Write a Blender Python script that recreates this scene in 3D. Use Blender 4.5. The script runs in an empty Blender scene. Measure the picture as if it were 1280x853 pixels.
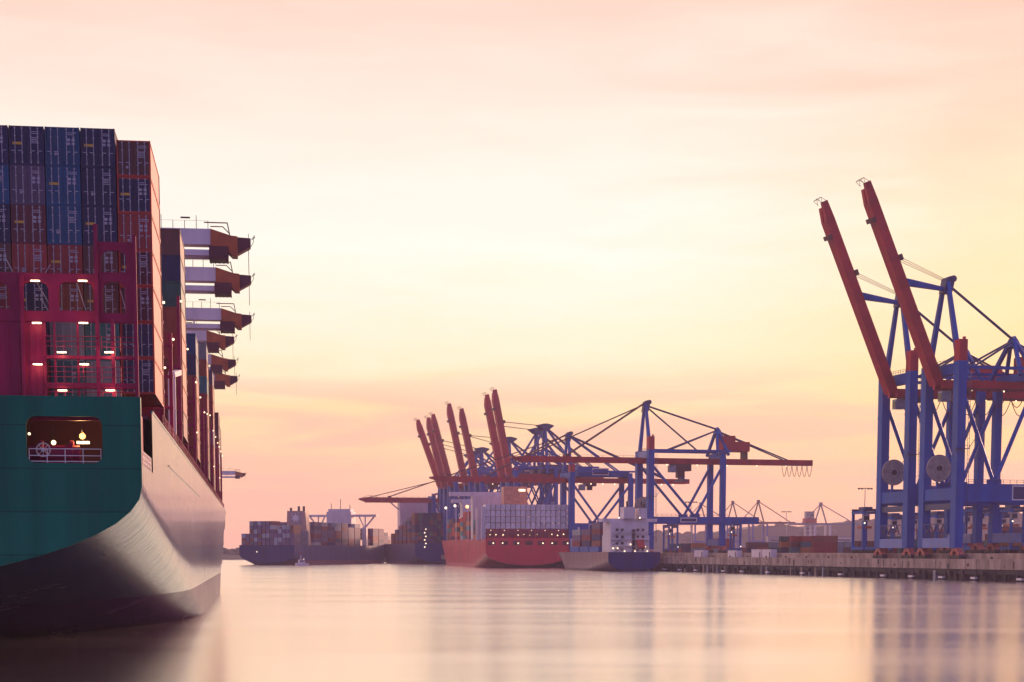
import bpy, bmesh, math, random
from mathutils import Vector, Matrix
from mathutils.geometry import tessellate_polygon
random.seed(7)
R = math.radians
C = bpy.context.scene.collection
scn = bpy.context.scene

# ------------------------------------------------------------------ camera
EYE = 8.3                      # camera height over the water, metres
FPX = 2189.0                   # focal length in photo pixels (photo 1280 wide)
PITCH = R(5.8)
HOR = 690.0                    # horizon row of the photo
PPY = HOR + FPX * math.tan(PITCH)
cam = bpy.data.cameras.new('camera')
cam.sensor_width = 36.0
cam.lens = 36.0 * FPX / 1280.0
cam.shift_y = (PPY - 426.5) / 1280.0
cam.clip_start = 1.0
cam.clip_end = 20000.0
camo = bpy.data.objects.new('camera', cam)
C.objects.link(camo)
camo.location = (0, 0, EYE)
camo.rotation_euler = (math.pi / 2 - PITCH, 0, 0)
scn.camera = camo

def ray(px, py):
    u = (px - 640) / FPX
    v = (PPY - py) / FPX
    ca, sa = math.cos(PITCH), math.sin(PITCH)
    return Vector((u, ca + v * sa, -sa + v * ca))

def at(px, py, Y):
    """world point seen at photo pixel px,py at depth Y"""
    r = ray(px, py)
    return Vector((0, 0, EYE)) + r * (Y / r.y)

# ------------------------------------------------------------------ helpers
def tag(o, label=None, cat=None, group=None, kind=None):
    if label: o['label'] = label
    if cat: o['category'] = cat
    if group: o['group'] = group
    if kind: o['kind'] = kind
    return o

def empty(name, loc=(0, 0, 0), rz=0.0, label=None, cat=None, group=None, kind=None):
    o = bpy.data.objects.new(name, None)
    o.empty_display_size = 1.0
    C.objects.link(o)
    o.location = loc
    o.rotation_euler = (0, 0, rz)
    return tag(o, label, cat, group, kind)

class MB:
    def __init__(s):
        s.v, s.f, s.m = [], [], []
    def add(s, vs, fs, mi=0):
        b = len(s.v)
        s.v += [tuple(p) for p in vs]
        s.f += [tuple(b + i for i in f) for f in fs]
        s.m += [mi] * len(fs)
        return s
    def box(s, x0, x1, y0, y1, z0, z1, mi=0):
        vs = [(x0, y0, z0), (x1, y0, z0), (x1, y1, z0), (x0, y1, z0), (x0, y0, z1), (x1, y0, z1), (x1, y1, z1), (x0, y1, z1)]
        return s.add(vs, [(0, 3, 2, 1), (4, 5, 6, 7), (0, 1, 5, 4), (1, 2, 6, 5), (2, 3, 7, 6), (3, 0, 4, 7)], mi)
    def bar(s, p, q, w, h=None, up=(0, 0, 1), w2=None, h2=None, mi=0):
        """rectangular bar from p to q: w across, h along up; w2,h2 at the far end"""
        p, q = Vector(p), Vector(q)
        h = w if h is None else h
        w2 = w if w2 is None else w2
        h2 = h if h2 is None else h2
        d = (q - p).normalized()
        upv = Vector(up)
        if abs(d.dot(upv)) > 0.98: upv = Vector((0, 1, 0))
        sx = d.cross(upv).normalized()
        sz = sx.cross(d).normalized()
        vs = []
        for c, ww, hh in ((p, w, h), (q, w2, h2)):
            for a, b in ((-1, -1), (1, -1), (1, 1), (-1, 1)):
                vs.append(c + sx * (a * ww / 2) + sz * (b * hh / 2))
        return s.add(vs, [(0, 3, 2, 1), (4, 5, 6, 7), (0, 1, 5, 4), (1, 2, 6, 5), (2, 3, 7, 6), (3, 0, 4, 7)], mi)
    def tube(s, p, q, r, n=8, r2=None, mi=0):
        p, q = Vector(p), Vector(q)
        r2 = r if r2 is None else r2
        d = (q - p).normalized()
        a = Vector((0, 0, 1)) if abs(d.z) < 0.9 else Vector((1, 0, 0))
        sx = d.cross(a).normalized(); sy = d.cross(sx)
        vs = []
        for c, rr in ((p, r), (q, r2)):
            for k in range(n):
                t = 2 * math.pi * k / n
                vs.append(c + sx * (rr * math.cos(t)) + sy * (rr * math.sin(t)))
        fs = [(k, (k + 1) % n, n + (k + 1) % n, n + k) for k in range(n)]
        fs += [tuple(range(n - 1, -1, -1)), tuple(range(n, 2 * n))]
        return s.add(vs, fs, mi)
    def path(s, pts, r, n=6):
        for a, b in zip(pts, pts[1:]): s.tube(a, b, r, n)
        return s
    def prism(s, poly, axis, a0, a1, holes=(), mi=0):
        """2-D polygon (with holes) extruded along an axis. axis 'x': (y,z); 'y': (x,z); 'z': (x,y)"""
        def put(p, a):
            if axis == 'x': return (a, p[0], p[1])
            if axis == 'y': return (p[0], a, p[1])
            return (p[0], p[1], a)
        loops = [list(poly)] + [list(h) for h in holes]
        flat = [p for l in loops for p in l]
        tri = tessellate_polygon([[Vector((p[0], p[1], 0)) for p in l] for l in loops])
        n = len(flat)
        vs = [put(p, a0) for p in flat] + [put(p, a1) for p in flat]
        fs = [tuple(t) for t in tri] + [tuple(i + n for i in reversed(t)) for t in tri]
        o = 0
        for l in loops:
            m = len(l)
            for k in range(m):
                i, j = o + k, o + (k + 1) % m
                fs.append((i, j, n + j, n + i))
            o += m
        return s.add(vs, fs, mi)
    def ball(s, c, r, nu=10, nv=6, sz=1.0, mi=0):
        vs, fs = [], []
        for j in range(nv + 1):
            t = math.pi * j / nv
            for i in range(nu):
                a = 2 * math.pi * i / nu
                vs.append((c[0] + r * math.sin(t) * math.cos(a), c[1] + r * math.sin(t) * math.sin(a), c[2] + r * sz * math.cos(t)))
        for j in range(nv):
            for i in range(nu):
                fs.append((j * nu + i, j * nu + (i + 1) % nu, (j + 1) * nu + (i + 1) % nu, (j + 1) * nu + i))
        return s.add(vs, fs, mi)
    def build(s, name, mats, parent=None, smooth=None, label=None, color=None, fixn=True):
        me = bpy.data.meshes.new(name)
        me.from_pydata(s.v, [], s.f)
        if not isinstance(mats, (list, tuple)): mats = [mats]
        for m in mats: me.materials.append(m)
        if len(mats) > 1: me.polygons.foreach_set('material_index', s.m)
        if fixn:
            bm = bmesh.new(); bm.from_mesh(me)
            bmesh.ops.recalc_face_normals(bm, faces=bm.faces)
            bm.to_mesh(me); bm.free()
        if smooth is not None:
            me.polygons.foreach_set('use_smooth', [True] * len(me.polygons))
            me.set_sharp_from_angle(angle=R(smooth))
        me.update()
        o = bpy.data.objects.new(name, me)
        C.objects.link(o)
        if parent: o.parent = parent
        if label: o['label'] = label
        if color: o.color = (*color, 1)
        return o

KIDS = {}
def copy_tree(o, parent=None):
    c = o.copy(); C.objects.link(c); c.parent = parent
    for ch in list(o.children): copy_tree(ch, c)
    return c
def paint(o, col):
    o.color = (*col, 1)
    for ch in o.children: paint(ch, col)

# ------------------------------------------------------------------ materials
def mat(name, col=(0.5, 0.5, 0.5), rough=0.5, metal=0.0, coat=0.0, var=0.25, scale=0.6, objcol=False, streak=0.0, bump=0.0, spec=0.5):
    m = bpy.data.materials.new(name); m.use_nodes = True
    nt = m.node_tree; N = nt.nodes; L = nt.links
    b = N['Principled BSDF']
    b.inputs['Roughness'].default_value = rough
    b.inputs['Metallic'].default_value = metal
    b.inputs['Specular IOR Level'].default_value = spec
    tc = N.new('ShaderNodeTexCoord')
    if objcol:
        oi = N.new('ShaderNodeObjectInfo'); src = oi.outputs['Color']
    else:
        rgb = N.new('ShaderNodeRGB'); rgb.outputs[0].default_value = (*col, 1); src = rgb.outputs[0]
    nz = N.new('ShaderNodeTexNoise'); nz.inputs['Scale'].default_value = scale; nz.inputs['Detail'].default_value = 6
    mp = N.new('ShaderNodeMapping'); mp.inputs['Scale'].default_value = (1, 1, 0.25 if streak else 1)
    L.new(tc.outputs['Object'], mp.inputs['Vector']); L.new(mp.outputs[0], nz.inputs['Vector'])
    mr = N.new('ShaderNodeMapRange'); mr.inputs[1].default_value = 0.3; mr.inputs[2].default_value = 0.7
    mr.inputs[3].default_value = 1 - var; mr.inputs[4].default_value = 1 + var
    L.new(nz.outputs['Fac'], mr.inputs[0])
    mx = N.new('ShaderNodeMix'); mx.data_type = 'RGBA'; mx.blend_type = 'MULTIPLY'; mx.inputs[0].default_value = 1
    L.new(src, mx.inputs[6]); L.new(mr.outputs[0], mx.inputs[7])
    L.new(mx.outputs[2], b.inputs['Base Color'])
    mr2 = N.new('ShaderNodeMapRange'); mr2.inputs[3].default_value = max(0.02, rough - 0.08); mr2.inputs[4].default_value = min(1, rough + 0.1)
    L.new(nz.outputs['Fac'], mr2.inputs[0]); L.new(mr2.outputs[0], b.inputs['Roughness'])
    if bump:
        bp = N.new('ShaderNodeBump'); bp.inputs['Strength'].default_value = bump; bp.inputs['Distance'].default_value = 0.1
        L.new(nz.outputs['Fac'], bp.inputs['Height']); L.new(bp.outputs[0], b.inputs['Normal'])
    return m

def lamp_mat(name, col, s):
    m = bpy.data.materials.new(name); m.use_nodes = True
    b = m.node_tree.nodes['Principled BSDF']
    b.inputs['Base Color'].default_value = (0.8, 0.8, 0.75, 1)
    b.inputs['Emission Color'].default_value = (*col, 1)
    b.inputs['Emission Strength'].default_value = s
    return m

M = {}
M['blue'] = mat('crane_blue_paint', (0.0015, 0.074, 0.34), 0.5, var=0.22, scale=0.25, streak=1, spec=0.25)
M['blue_pale'] = mat('pale_blue_paint', (0.10, 0.16, 0.42), 0.45, var=0.15, scale=0.3)
M['blue_dark'] = mat('dark_blue_steel', (0.012, 0.03, 0.12), 0.5)
M['red'] = mat('crane_red_paint', (0.42, 0.028, 0.036), 0.55, var=0.25, scale=0.25, streak=1, spec=0.25)
M['red_dark'] = mat('dark_red_steel', (0.10, 0.018, 0.03), 0.55)
M['bogie'] = mat('bogie_red_paint', (0.36, 0.06, 0.05), 0.5, scale=1.0)
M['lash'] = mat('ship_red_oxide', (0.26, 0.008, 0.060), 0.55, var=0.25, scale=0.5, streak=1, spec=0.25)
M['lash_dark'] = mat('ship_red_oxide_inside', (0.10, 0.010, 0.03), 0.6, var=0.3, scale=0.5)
M['white'] = mat('ship_white_paint', (0.64, 0.55, 0.58), 0.5, var=0.12, scale=0.4, streak=1, spec=0.2)
M['whitesteel'] = mat('railing_white_paint', (0.7, 0.62, 0.62), 0.4, var=0.1)
M['orange'] = mat('boom_orange_paint', (0.42, 0.09, 0.022), 0.5, var=0.2)
M['steel'] = mat('dark_steel', (0.03, 0.028, 0.04), 0.45, 0.4)
M['grey'] = mat('grey_steel', (0.22, 0.21, 0.25), 0.5)
M['reel'] = mat('reel_drum_paint', (0.42, 0.30, 0.25), 0.6, scale=0.5)
M['rubber'] = mat('black_rubber', (0.012, 0.012, 0.015), 0.7)
M['concrete'] = mat('quay_concrete', (0.32, 0.235, 0.195), 0.85, var=0.45, scale=0.35, streak=1, bump=0.4)
M['concrete_dark'] = mat('dark_concrete', (0.022, 0.018, 0.026), 0.7, var=0.5, scale=0.6, streak=1)  # near-black concrete for undercroft, ledge, some piles and face patches
M['rust'] = mat('rust_streak', (0.12, 0.06, 0.045), 0.9, var=0.5, scale=1.5)
M['patch'] = mat('concrete_repair', (0.40, 0.33, 0.29), 0.9, var=0.3, scale=1.0)
M['asphalt'] = mat('yard_asphalt', (0.06, 0.055, 0.06), 0.9, var=0.3, scale=0.08)
M['box'] = mat('container_paint', rough=0.42, var=0.38, scale=0.8, objcol=True, streak=1, spec=0.4)
M['rod'] = mat('container_lock_rod', (0.36, 0.33, 0.40), 0.45, 0.3)
M['mark'] = mat('container_marking', (0.33, 0.30, 0.36), 0.6, var=0.3, scale=3)
M['mark_y'] = mat('container_marking_yellow', (0.5, 0.28, 0.03), 0.6, var=0.3, scale=3)
M['glass'] = mat('wheelhouse_glass', (0.015, 0.018, 0.03), 0.08)
M['paint'] = mat('ship_paint', rough=0.4, var=0.15, scale=0.15, objcol=True, streak=1)
M['lamp'] = lamp_mat('lamp_glow', (1.0, 0.70, 0.36), 2.6)
M['lamp_w'] = lamp_mat('lamp_white_glow', (1.0, 0.74, 0.42), 2.4)
M['lamp_o'] = lamp_mat('lamp_sodium_glow', (1.0, 0.42, 0.10), 4.0)
M['sign'] = mat('sign_navy', (0.015, 0.02, 0.12), 0.4)

def hull_mat(name, upper, boot, zb, rough=0.30, coat=1.0):
    m = mat(name, upper, rough, var=0.16, scale=0.12, streak=1)
    nt = m.node_tree; N = nt.nodes; L = nt.links
    b = N['Principled BSDF']
    tc = N.new('ShaderNodeTexCoord'); sp = N.new('ShaderNodeSeparateXYZ')
    L.new(tc.outputs['Object'], sp.inputs[0])
    gt = N.new('ShaderNodeMath'); gt.operation = 'GREATER_THAN'; gt.inputs[1].default_value = zb
    L.new(sp.outputs['Z'], gt.inputs[0])
    mix = N.new('ShaderNodeMix'); mix.data_type = 'RGBA'
    mix.inputs[6].default_value = (*boot, 1)
    # weathered vertical streaks + plate seams
    wn = N.new('ShaderNodeTexNoise'); wn.inputs['Scale'].default_value = 1.0; wn.inputs['Detail'].default_value = 5
    wm = N.new('ShaderNodeMapping'); wm.inputs['Scale'].default_value = (0.5, 0.5, 0.04)
    L.new(tc.outputs['Object'], wm.inputs['Vector']); L.new(wm.outputs[0], wn.inputs['Vector'])
    old = b.inputs['Base Color'].links[0].from_socket
    mul = N.new('ShaderNodeMix'); mul.data_type = 'RGBA'; mul.blend_type = 'MULTIPLY'; mul.inputs[0].default_value = 0.5
    rr = N.new('ShaderNodeMapRange'); rr.inputs[1].default_value = 0.35; rr.inputs[2].default_value = 0.65; rr.inputs[3].default_value = 0.6; rr.inputs[4].default_value = 1.25
    L.new(wn.outputs['Fac'], rr.inputs[0])
    L.new(old, mul.inputs[6]); L.new(rr.outputs[0], mul.inputs[7])
    L.new(gt.outputs[0], mix.inputs[0]); L.new(mul.outputs[2], mix.inputs[7])
    L.new(mix.outputs[2], b.inputs['Base Color'])
    cw = N.new('ShaderNodeMapRange'); cw.inputs[3].default_value = 0.12 * coat; cw.inputs[4].default_value = coat
    L.new(gt.outputs[0], cw.inputs[0]); L.new(cw.outputs[0], b.inputs['Coat Weight'])
    b.inputs['Coat Roughness'].default_value = 0.13; b.inputs['Coat IOR'].default_value = 1.5; b.inputs['Specular IOR Level'].default_value = 0.12
    if coat >= 1.0:
        sw = N.new('ShaderNodeMapRange'); sw.inputs[3].default_value = 0.06; sw.inputs[4].default_value = 0.30
        L.new(gt.outputs[0], sw.inputs[0]); L.new(sw.outputs[0], b.inputs['Specular IOR Level'])
    # welded plates: thin seams, each plate a touch different
    cb = N.new('ShaderNodeCombineXYZ'); L.new(sp.outputs['Y'], cb.inputs[0]); L.new(sp.outputs['Z'], cb.inputs[1])
    bk = N.new('ShaderNodeTexBrick'); bk.inputs['Scale'].default_value = 1.0; bk.inputs['Brick Width'].default_value = 11.0; bk.inputs['Row Height'].default_value = 2.7
    bk.inputs['Mortar Size'].default_value = 0.035; bk.inputs['Color1'].default_value = (1, 1, 1, 1); bk.inputs['Color2'].default_value = (0.86, 0.86, 0.86, 1); bk.inputs['Mortar'].default_value = (0.5, 0.5, 0.5, 1)
    L.new(cb.outputs[0], bk.inputs['Vector'])
    pm = N.new('ShaderNodeMix'); pm.data_type = 'RGBA'; pm.blend_type = 'MULTIPLY'; pm.inputs[0].default_value = 1.0
    L.new(mix.outputs[2], pm.inputs[6]); L.new(bk.outputs['Color'], pm.inputs[7])
    # rust runs
    rn = N.new('ShaderNodeTexNoise'); rn.inputs['Scale'].default_value = 1.0; rn.inputs['Detail'].default_value = 6
    rm_ = N.new('ShaderNodeMapping'); rm_.inputs['Scale'].default_value = (0.9, 0.9, 0.05)
    L.new(tc.outputs['Object'], rm_.inputs['Vector']); L.new(rm_.outputs[0], rn.inputs['Vector'])
    rf = N.new('ShaderNodeMapRange'); rf.inputs[1].default_value = 0.60; rf.inputs[2].default_value = 0.74; rf.inputs[4].default_value = 0.5 if coat > 0.5 else 0.14
    L.new(rn.outputs['Fac'], rf.inputs[0])
    rx = N.new('ShaderNodeMix'); rx.data_type = 'RGBA'; rx.inputs[7].default_value = (0.10, 0.035, 0.02, 1)
    L.new(rf.outputs[0], rx.inputs[0]); L.new(pm.outputs[2], rx.inputs[6]); L.new(rx.outputs[2], b.inputs['Base Color'])
    cn = N.new('ShaderNodeBump'); cn.inputs['Strength'].default_value = 0.26; cn.inputs['Distance'].default_value = 0.12
    # frames showing through the plating: fine ribs across the run of the hull
    fn_ = N.new('ShaderNodeTexNoise'); fn_.inputs['Scale'].default_value = 1.0; fn_.inputs['Detail'].default_value = 7
    fm = N.new('ShaderNodeMapping'); fm.inputs['Scale'].default_value = (0.12, 0.75, 0.12)
    L.new(tc.outputs['Object'], fm.inputs['Vector']); L.new(fm.outputs[0], fn_.inputs['Vector'])
    ad = N.new('ShaderNodeMath'); ad.operation = 'MULTIPLY_ADD'; ad.inputs[1].default_value = 1.6
    L.new(fn_.outputs['Fac'], ad.inputs[0]); L.new(rn.outputs['Fac'], ad.inputs[2])
    L.new(ad.outputs[0], cn.inputs['Height']); L.new(cn.outputs[0], b.inputs['Coat Normal'])
    pass
    # plates slightly uneven
    bn = N.new('ShaderNodeTexNoise'); bn.inputs['Scale'].default_value = 1.0; bn.inputs['Detail'].default_value = 3
    bmp = N.new('ShaderNodeMapping'); bmp.inputs['Scale'].default_value = (0.18, 0.18, 0.10)
    L.new(tc.outputs['Object'], bmp.inputs['Vector']); L.new(bmp.outputs[0], bn.inputs['Vector'])
    bp = N.new('ShaderNodeBump'); bp.inputs['Strength'].default_value = 0.12; bp.inputs['Distance'].default_value = 0.15
    L.new(bn.outputs['Fac'], bp.inputs['Height']); L.new(bp.outputs[0], b.inputs['Normal'])
    return m

# ------------------------------------------------------------------ sky, sun, air
SUN_AZ, SUN_EL = 34.0, 8.0      # degrees to the right of the view axis, and over the horizon
def make_world():
    w = bpy.data.worlds.new('World'); scn.world = w; w.use_nodes = True
    nt = w.node_tree; N = nt.nodes; L = nt.links
    bg = N['Background']
    tc = N.new('ShaderNodeTexCoord')
    sp = N.new('ShaderNodeSeparateXYZ'); L.new(tc.outputs['Generated'], sp.inputs[0])
    def math_(op, a, b=None, clamp=False):
        n = N.new('ShaderNodeMath'); n.operation = op; n.use_clamp = clamp
        for i, x in enumerate((a, b)):
            if x is None: continue
            if isinstance(x, (int, float)): n.inputs[i].default_value = x
            else: L.new(x, n.inputs[i])
        return n.outputs[0]
    el = math_('MULTIPLY', math_('ARCSINE', sp.outputs['Z']), 180 / math.pi)
    az = math_('MULTIPLY', math_('ARCTAN2', sp.outputs['X'], sp.outputs['Y']), 180 / math.pi)
    # cloud streaks bend the bands
    def noise(sc, stretch, detail=5, dist=0.6):
        mp = N.new('ShaderNodeMapping'); mp.inputs['Scale'].default_value = stretch
        L.new(tc.outputs['Generated'], mp.inputs['Vector'])
        n = N.new('ShaderNodeTexNoise'); n.inputs['Scale'].default_value = sc; n.inputs['Detail'].default_value = detail
        n.inputs['Distortion'].default_value = dist
        L.new(mp.outputs[0], n.inputs['Vector']); return n.outputs['Fac']
    n1 = noise(1.0, (7, 7, 42)); n2 = noise(1.0, (14, 14, 130), 6, 0.8)
    warp = math_('MULTIPLY', math_('SUBTRACT', n1, 0.5), 3.2)
    warp2 = math_('MULTIPLY', math_('SUBTRACT', n2, 0.5), 1.3)
    ele = math_('ADD', math_('ADD', el, warp), warp2)
    def srgb(c): return [((x / 255 + 0.055) / 1.055) ** 2.4 if x > 10 else x / 255 / 12.92 for x in c]
    def ramp(stops, fac, lo, hi):
        mr = N.new('ShaderNodeMapRange'); mr.inputs[1].default_value = lo; mr.inputs[2].default_value = hi
        L.new(fac, mr.inputs[0])
        r = N.new('ShaderNodeValToRGB'); L.new(mr.outputs[0], r.inputs[0])
        e = r.color_ramp.elements
        while len(e) < len(stops): e.new(0.5)
        for k, (d, c) in enumerate(stops):
            e[k].position = (d - lo) / (hi - lo); cc = srgb(c[:3]); s = c[3] if len(c) > 3 else 1
            e[k].color = (cc[0] * s, cc[1] * s, cc[2] * s, 1)
        return r.outputs[0]
    front = ramp([(-5, (248, 186, 165)), (0.5, (253, 184, 160)), (2.2, (254, 192, 154, 1.03)), (4.2, (255, 215, 158, 0.99)), (6.2, (255, 234, 197, 0.99)),
                  (9.5, (254, 246, 232, 0.97)), (12.5, (254, 238, 222, 0.95)), (17, (254, 214, 195, 0.92)), (20.5, (254, 210, 194, 0.98)), (26, (255, 222, 196, 1.9)), (36, (252, 210, 196, 2.0)), (52, (226, 185, 198, 1.1)), (90, (150, 135, 175))], ele, -5, 90)
    side = ramp([(-5, (248, 180, 160)), (1, (252, 176, 156)), (4, (255, 194, 130, 1.08)), (7, (255, 216, 152, 0.97)), (10, (255, 222, 178, 0.95)), (14, (255, 208, 182, 0.92)), (19, (255, 194, 178, 0.9)),
                 (24, (255, 200, 184, 1.2)), (32, (252, 198, 186, 1.7)), (52, (205, 165, 185)), (90, (150, 135, 175))], ele, -5, 90)
    back = ramp([(-5, (104, 100, 150, 1.3)), (0, (112, 106, 155, 1.3)), (15, (122, 120, 178, 1.3)), (45, (122, 124, 186, 1.3)), (90, (150, 138, 180, 1.1))], el, -5, 90)
    def mixc(f, a, b):
        m = N.new('ShaderNodeMix'); m.data_type = 'RGBA'
        L.new(f, m.inputs[0]); L.new(a, m.inputs[6]); L.new(b, m.inputs[7]); return m.outputs[2]
    def sstep(x, a, b):
        mr = N.new('ShaderNodeMapRange'); mr.interpolation_type = 'SMOOTHSTEP'; mr.inputs[1].default_value = a; mr.inputs[2].default_value = b
        L.new(x, mr.inputs[0]); return mr.outputs[0]
    azw = math_('ADD', az, math_('MULTIPLY', math_('SUBTRACT', n1, 0.5), 14.0))
    absaz = math_('ABSOLUTE', az)
    c = mixc(sstep(azw, 2.5, 18.0), front, side)
    # low mauve cloud bars
    n3 = noise(1.0, (5, 5, 48), 5, 0.5)
    band = math_('MULTIPLY', sstep(el, 0.8, 2.6), math_('SUBTRACT', 1.0, sstep(el, 4.2, 6.5)))
    fac = math_('MULTIPLY', math_('MULTIPLY', sstep(n3, 0.47, 0.62), band), 0.62)
    cl = N.new('ShaderNodeRGB'); cl.outputs[0].default_value = (*srgb((245, 178, 160)), 1)
    c = mixc(fac, c, cl.outputs[0])
    c = mixc(sstep(absaz, 60.0, 130.0), c, back)
    # a physical sky adds its own cool light from overhead
    sky = N.new('ShaderNodeTexSky'); sky.sky_type = 'NISHITA'; sky.sun_disc = False
    sky.sun_elevation = R(SUN_EL); sky.sun_rotation = R(SUN_AZ)
    sk = N.new('ShaderNodeMix'); sk.data_type = 'RGBA'; sk.blend_type = 'ADD'; sk.inputs[0].default_value = 0.012
    L.new(c, sk.inputs[6]); L.new(sky.outputs[0], sk.inputs[7])
    L.new(sk.outputs[2], bg.inputs['Color'])
    bg.inputs['Strength'].default_value = 1.0
make_world()

sun = bpy.data.lights.new('sun', 'SUN'); sun.energy = 4.6; sun.angle = R(12); sun.color = (1.0, 0.56, 0.38)
so = bpy.data.objects.new('sun', sun); C.objects.link(so)
sd = Vector((math.sin(R(SUN_AZ)) * math.cos(R(SUN_EL)), math.cos(R(SUN_AZ)) * math.cos(R(SUN_EL)), math.sin(R(SUN_EL))))
so.rotation_euler = sd.to_track_quat('Z', 'Y').to_euler()

HAZE = 1.3e-4
def make_haze():
    m = bpy.data.materials.new('haze'); m.use_nodes = True
    nt = m.node_tree; nt.nodes.remove(nt.nodes['Principled BSDF'])
    v = nt.nodes.new('ShaderNodeVolumePrincipled')
    v.inputs['Color'].default_value = (0.88, 0.72, 0.88, 1)
    v.inputs['Density'].default_value = HAZE
    v.inputs['Anisotropy'].default_value = 0.0
    nt.links.new(v.outputs[0], nt.nodes['Material Output'].inputs['Volume'])
    o = MB().box(-1500, 1700, -250, 3450, -5, 150).build('haze', m)
    tag(o, kind='stuff')
make_haze()

# ------------------------------------------------------------------ water
def make_water():
    m = bpy.data.materials.new('harbour_water'); m.use_nodes = True
    nt = m.node_tree; N = nt.nodes; L = nt.links
    b = N['Principled BSDF']
    b.inputs['Base Color'].default_value = (0.010, 0.018, 0.070, 1)
    b.inputs['Specular IOR Level'].default_value = 0.0
    b.inputs['Roughness'].default_value = 0.16
    b.inputs['IOR'].default_value = 2.3
    tc = N.new('ShaderNodeTexCoord')
    def nz(scale, det):
        mp = N.new('ShaderNodeMapping'); mp.inputs['Scale'].default_value = scale
        mp.inputs['Rotation'].default_value = (0, 0, R(6))
        L.new(tc.outputs['Object'], mp.inputs['Vector'])
        n = N.new('ShaderNodeTexNoise'); n.inputs['Scale'].default_value = 1; n.inputs['Detail'].default_value = det
        L.new(mp.outputs[0], n.inputs['Vector']); return n.outputs['Fac']
    a = nz((0.09, 0.30, 1), 6); c = nz((0.7, 2.2, 1), 4)
    mul = N.new('ShaderNodeMath'); mul.operation = 'MULTIPLY_ADD'; mul.inputs[1].default_value = 0.7
    L.new(c, mul.inputs[0]); L.new(a, mul.inputs[2])
    bp = N.new('ShaderNodeBump'); bp.inputs['Strength'].default_value = 0.05; bp.inputs['Distance'].default_value = 0.3
    L.new(mul.outputs[0], bp.inputs['Height']); L.new(bp.outputs[0], b.inputs['Normal'])
    r = nz((0.012, 0.05, 1), 4)
    mr = N.new('ShaderNodeMapRange'); mr.inputs[1].default_value = 0.35; mr.inputs[2].default_value = 0.65; mr.inputs[3].default_value = 0.165; mr.inputs[4].default_value = 0.205
    L.new(r, mr.inputs[0])
    gl = N.new('ShaderNodeBsdfGlossy'); gl.inputs['Color'].default_value = (1.0, 0.955, 0.89, 1)
    L.new(mr.outputs[0], gl.inputs['Roughness']); L.new(bp.outputs[0], gl.inputs['Normal'])
    lw = N.new('ShaderNodeLayerWeight'); lw.inputs['Blend'].default_value = 0.5
    rm = N.new('ShaderNodeValToRGB'); e = rm.color_ramp.elements
    e[0].position = 0.0; e[0].color = (0.03, 0.03, 0.03, 1); e[1].position = 1.0; e[1].color = (1, 1, 1, 1)
    for p_, v_ in ((0.45, 0.05), (0.7, 0.22), (0.85, 0.66), (0.92, 0.97)):
        q_ = e.new(p_); q_.color = (v_, v_, v_, 1)
    L.new(lw.outputs['Facing'], rm.inputs[0])
    ms = N.new('ShaderNodeMixShader')
    L.new(rm.outputs[0], ms.inputs[0]); L.new(b.outputs[0], ms.inputs[1]); L.new(gl.outputs[0], ms.inputs[2])
    L.new(ms.outputs[0], N['Material Output'].inputs['Surface'])
    o = MB().add([(-1450, -200, 0), (1650, -200, 0), (1650, 3400, 0), (-1450, 3400, 0)], [(0, 1, 2, 3)]).build('water', m)
    tag(o, kind='structure')
make_water()

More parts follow.
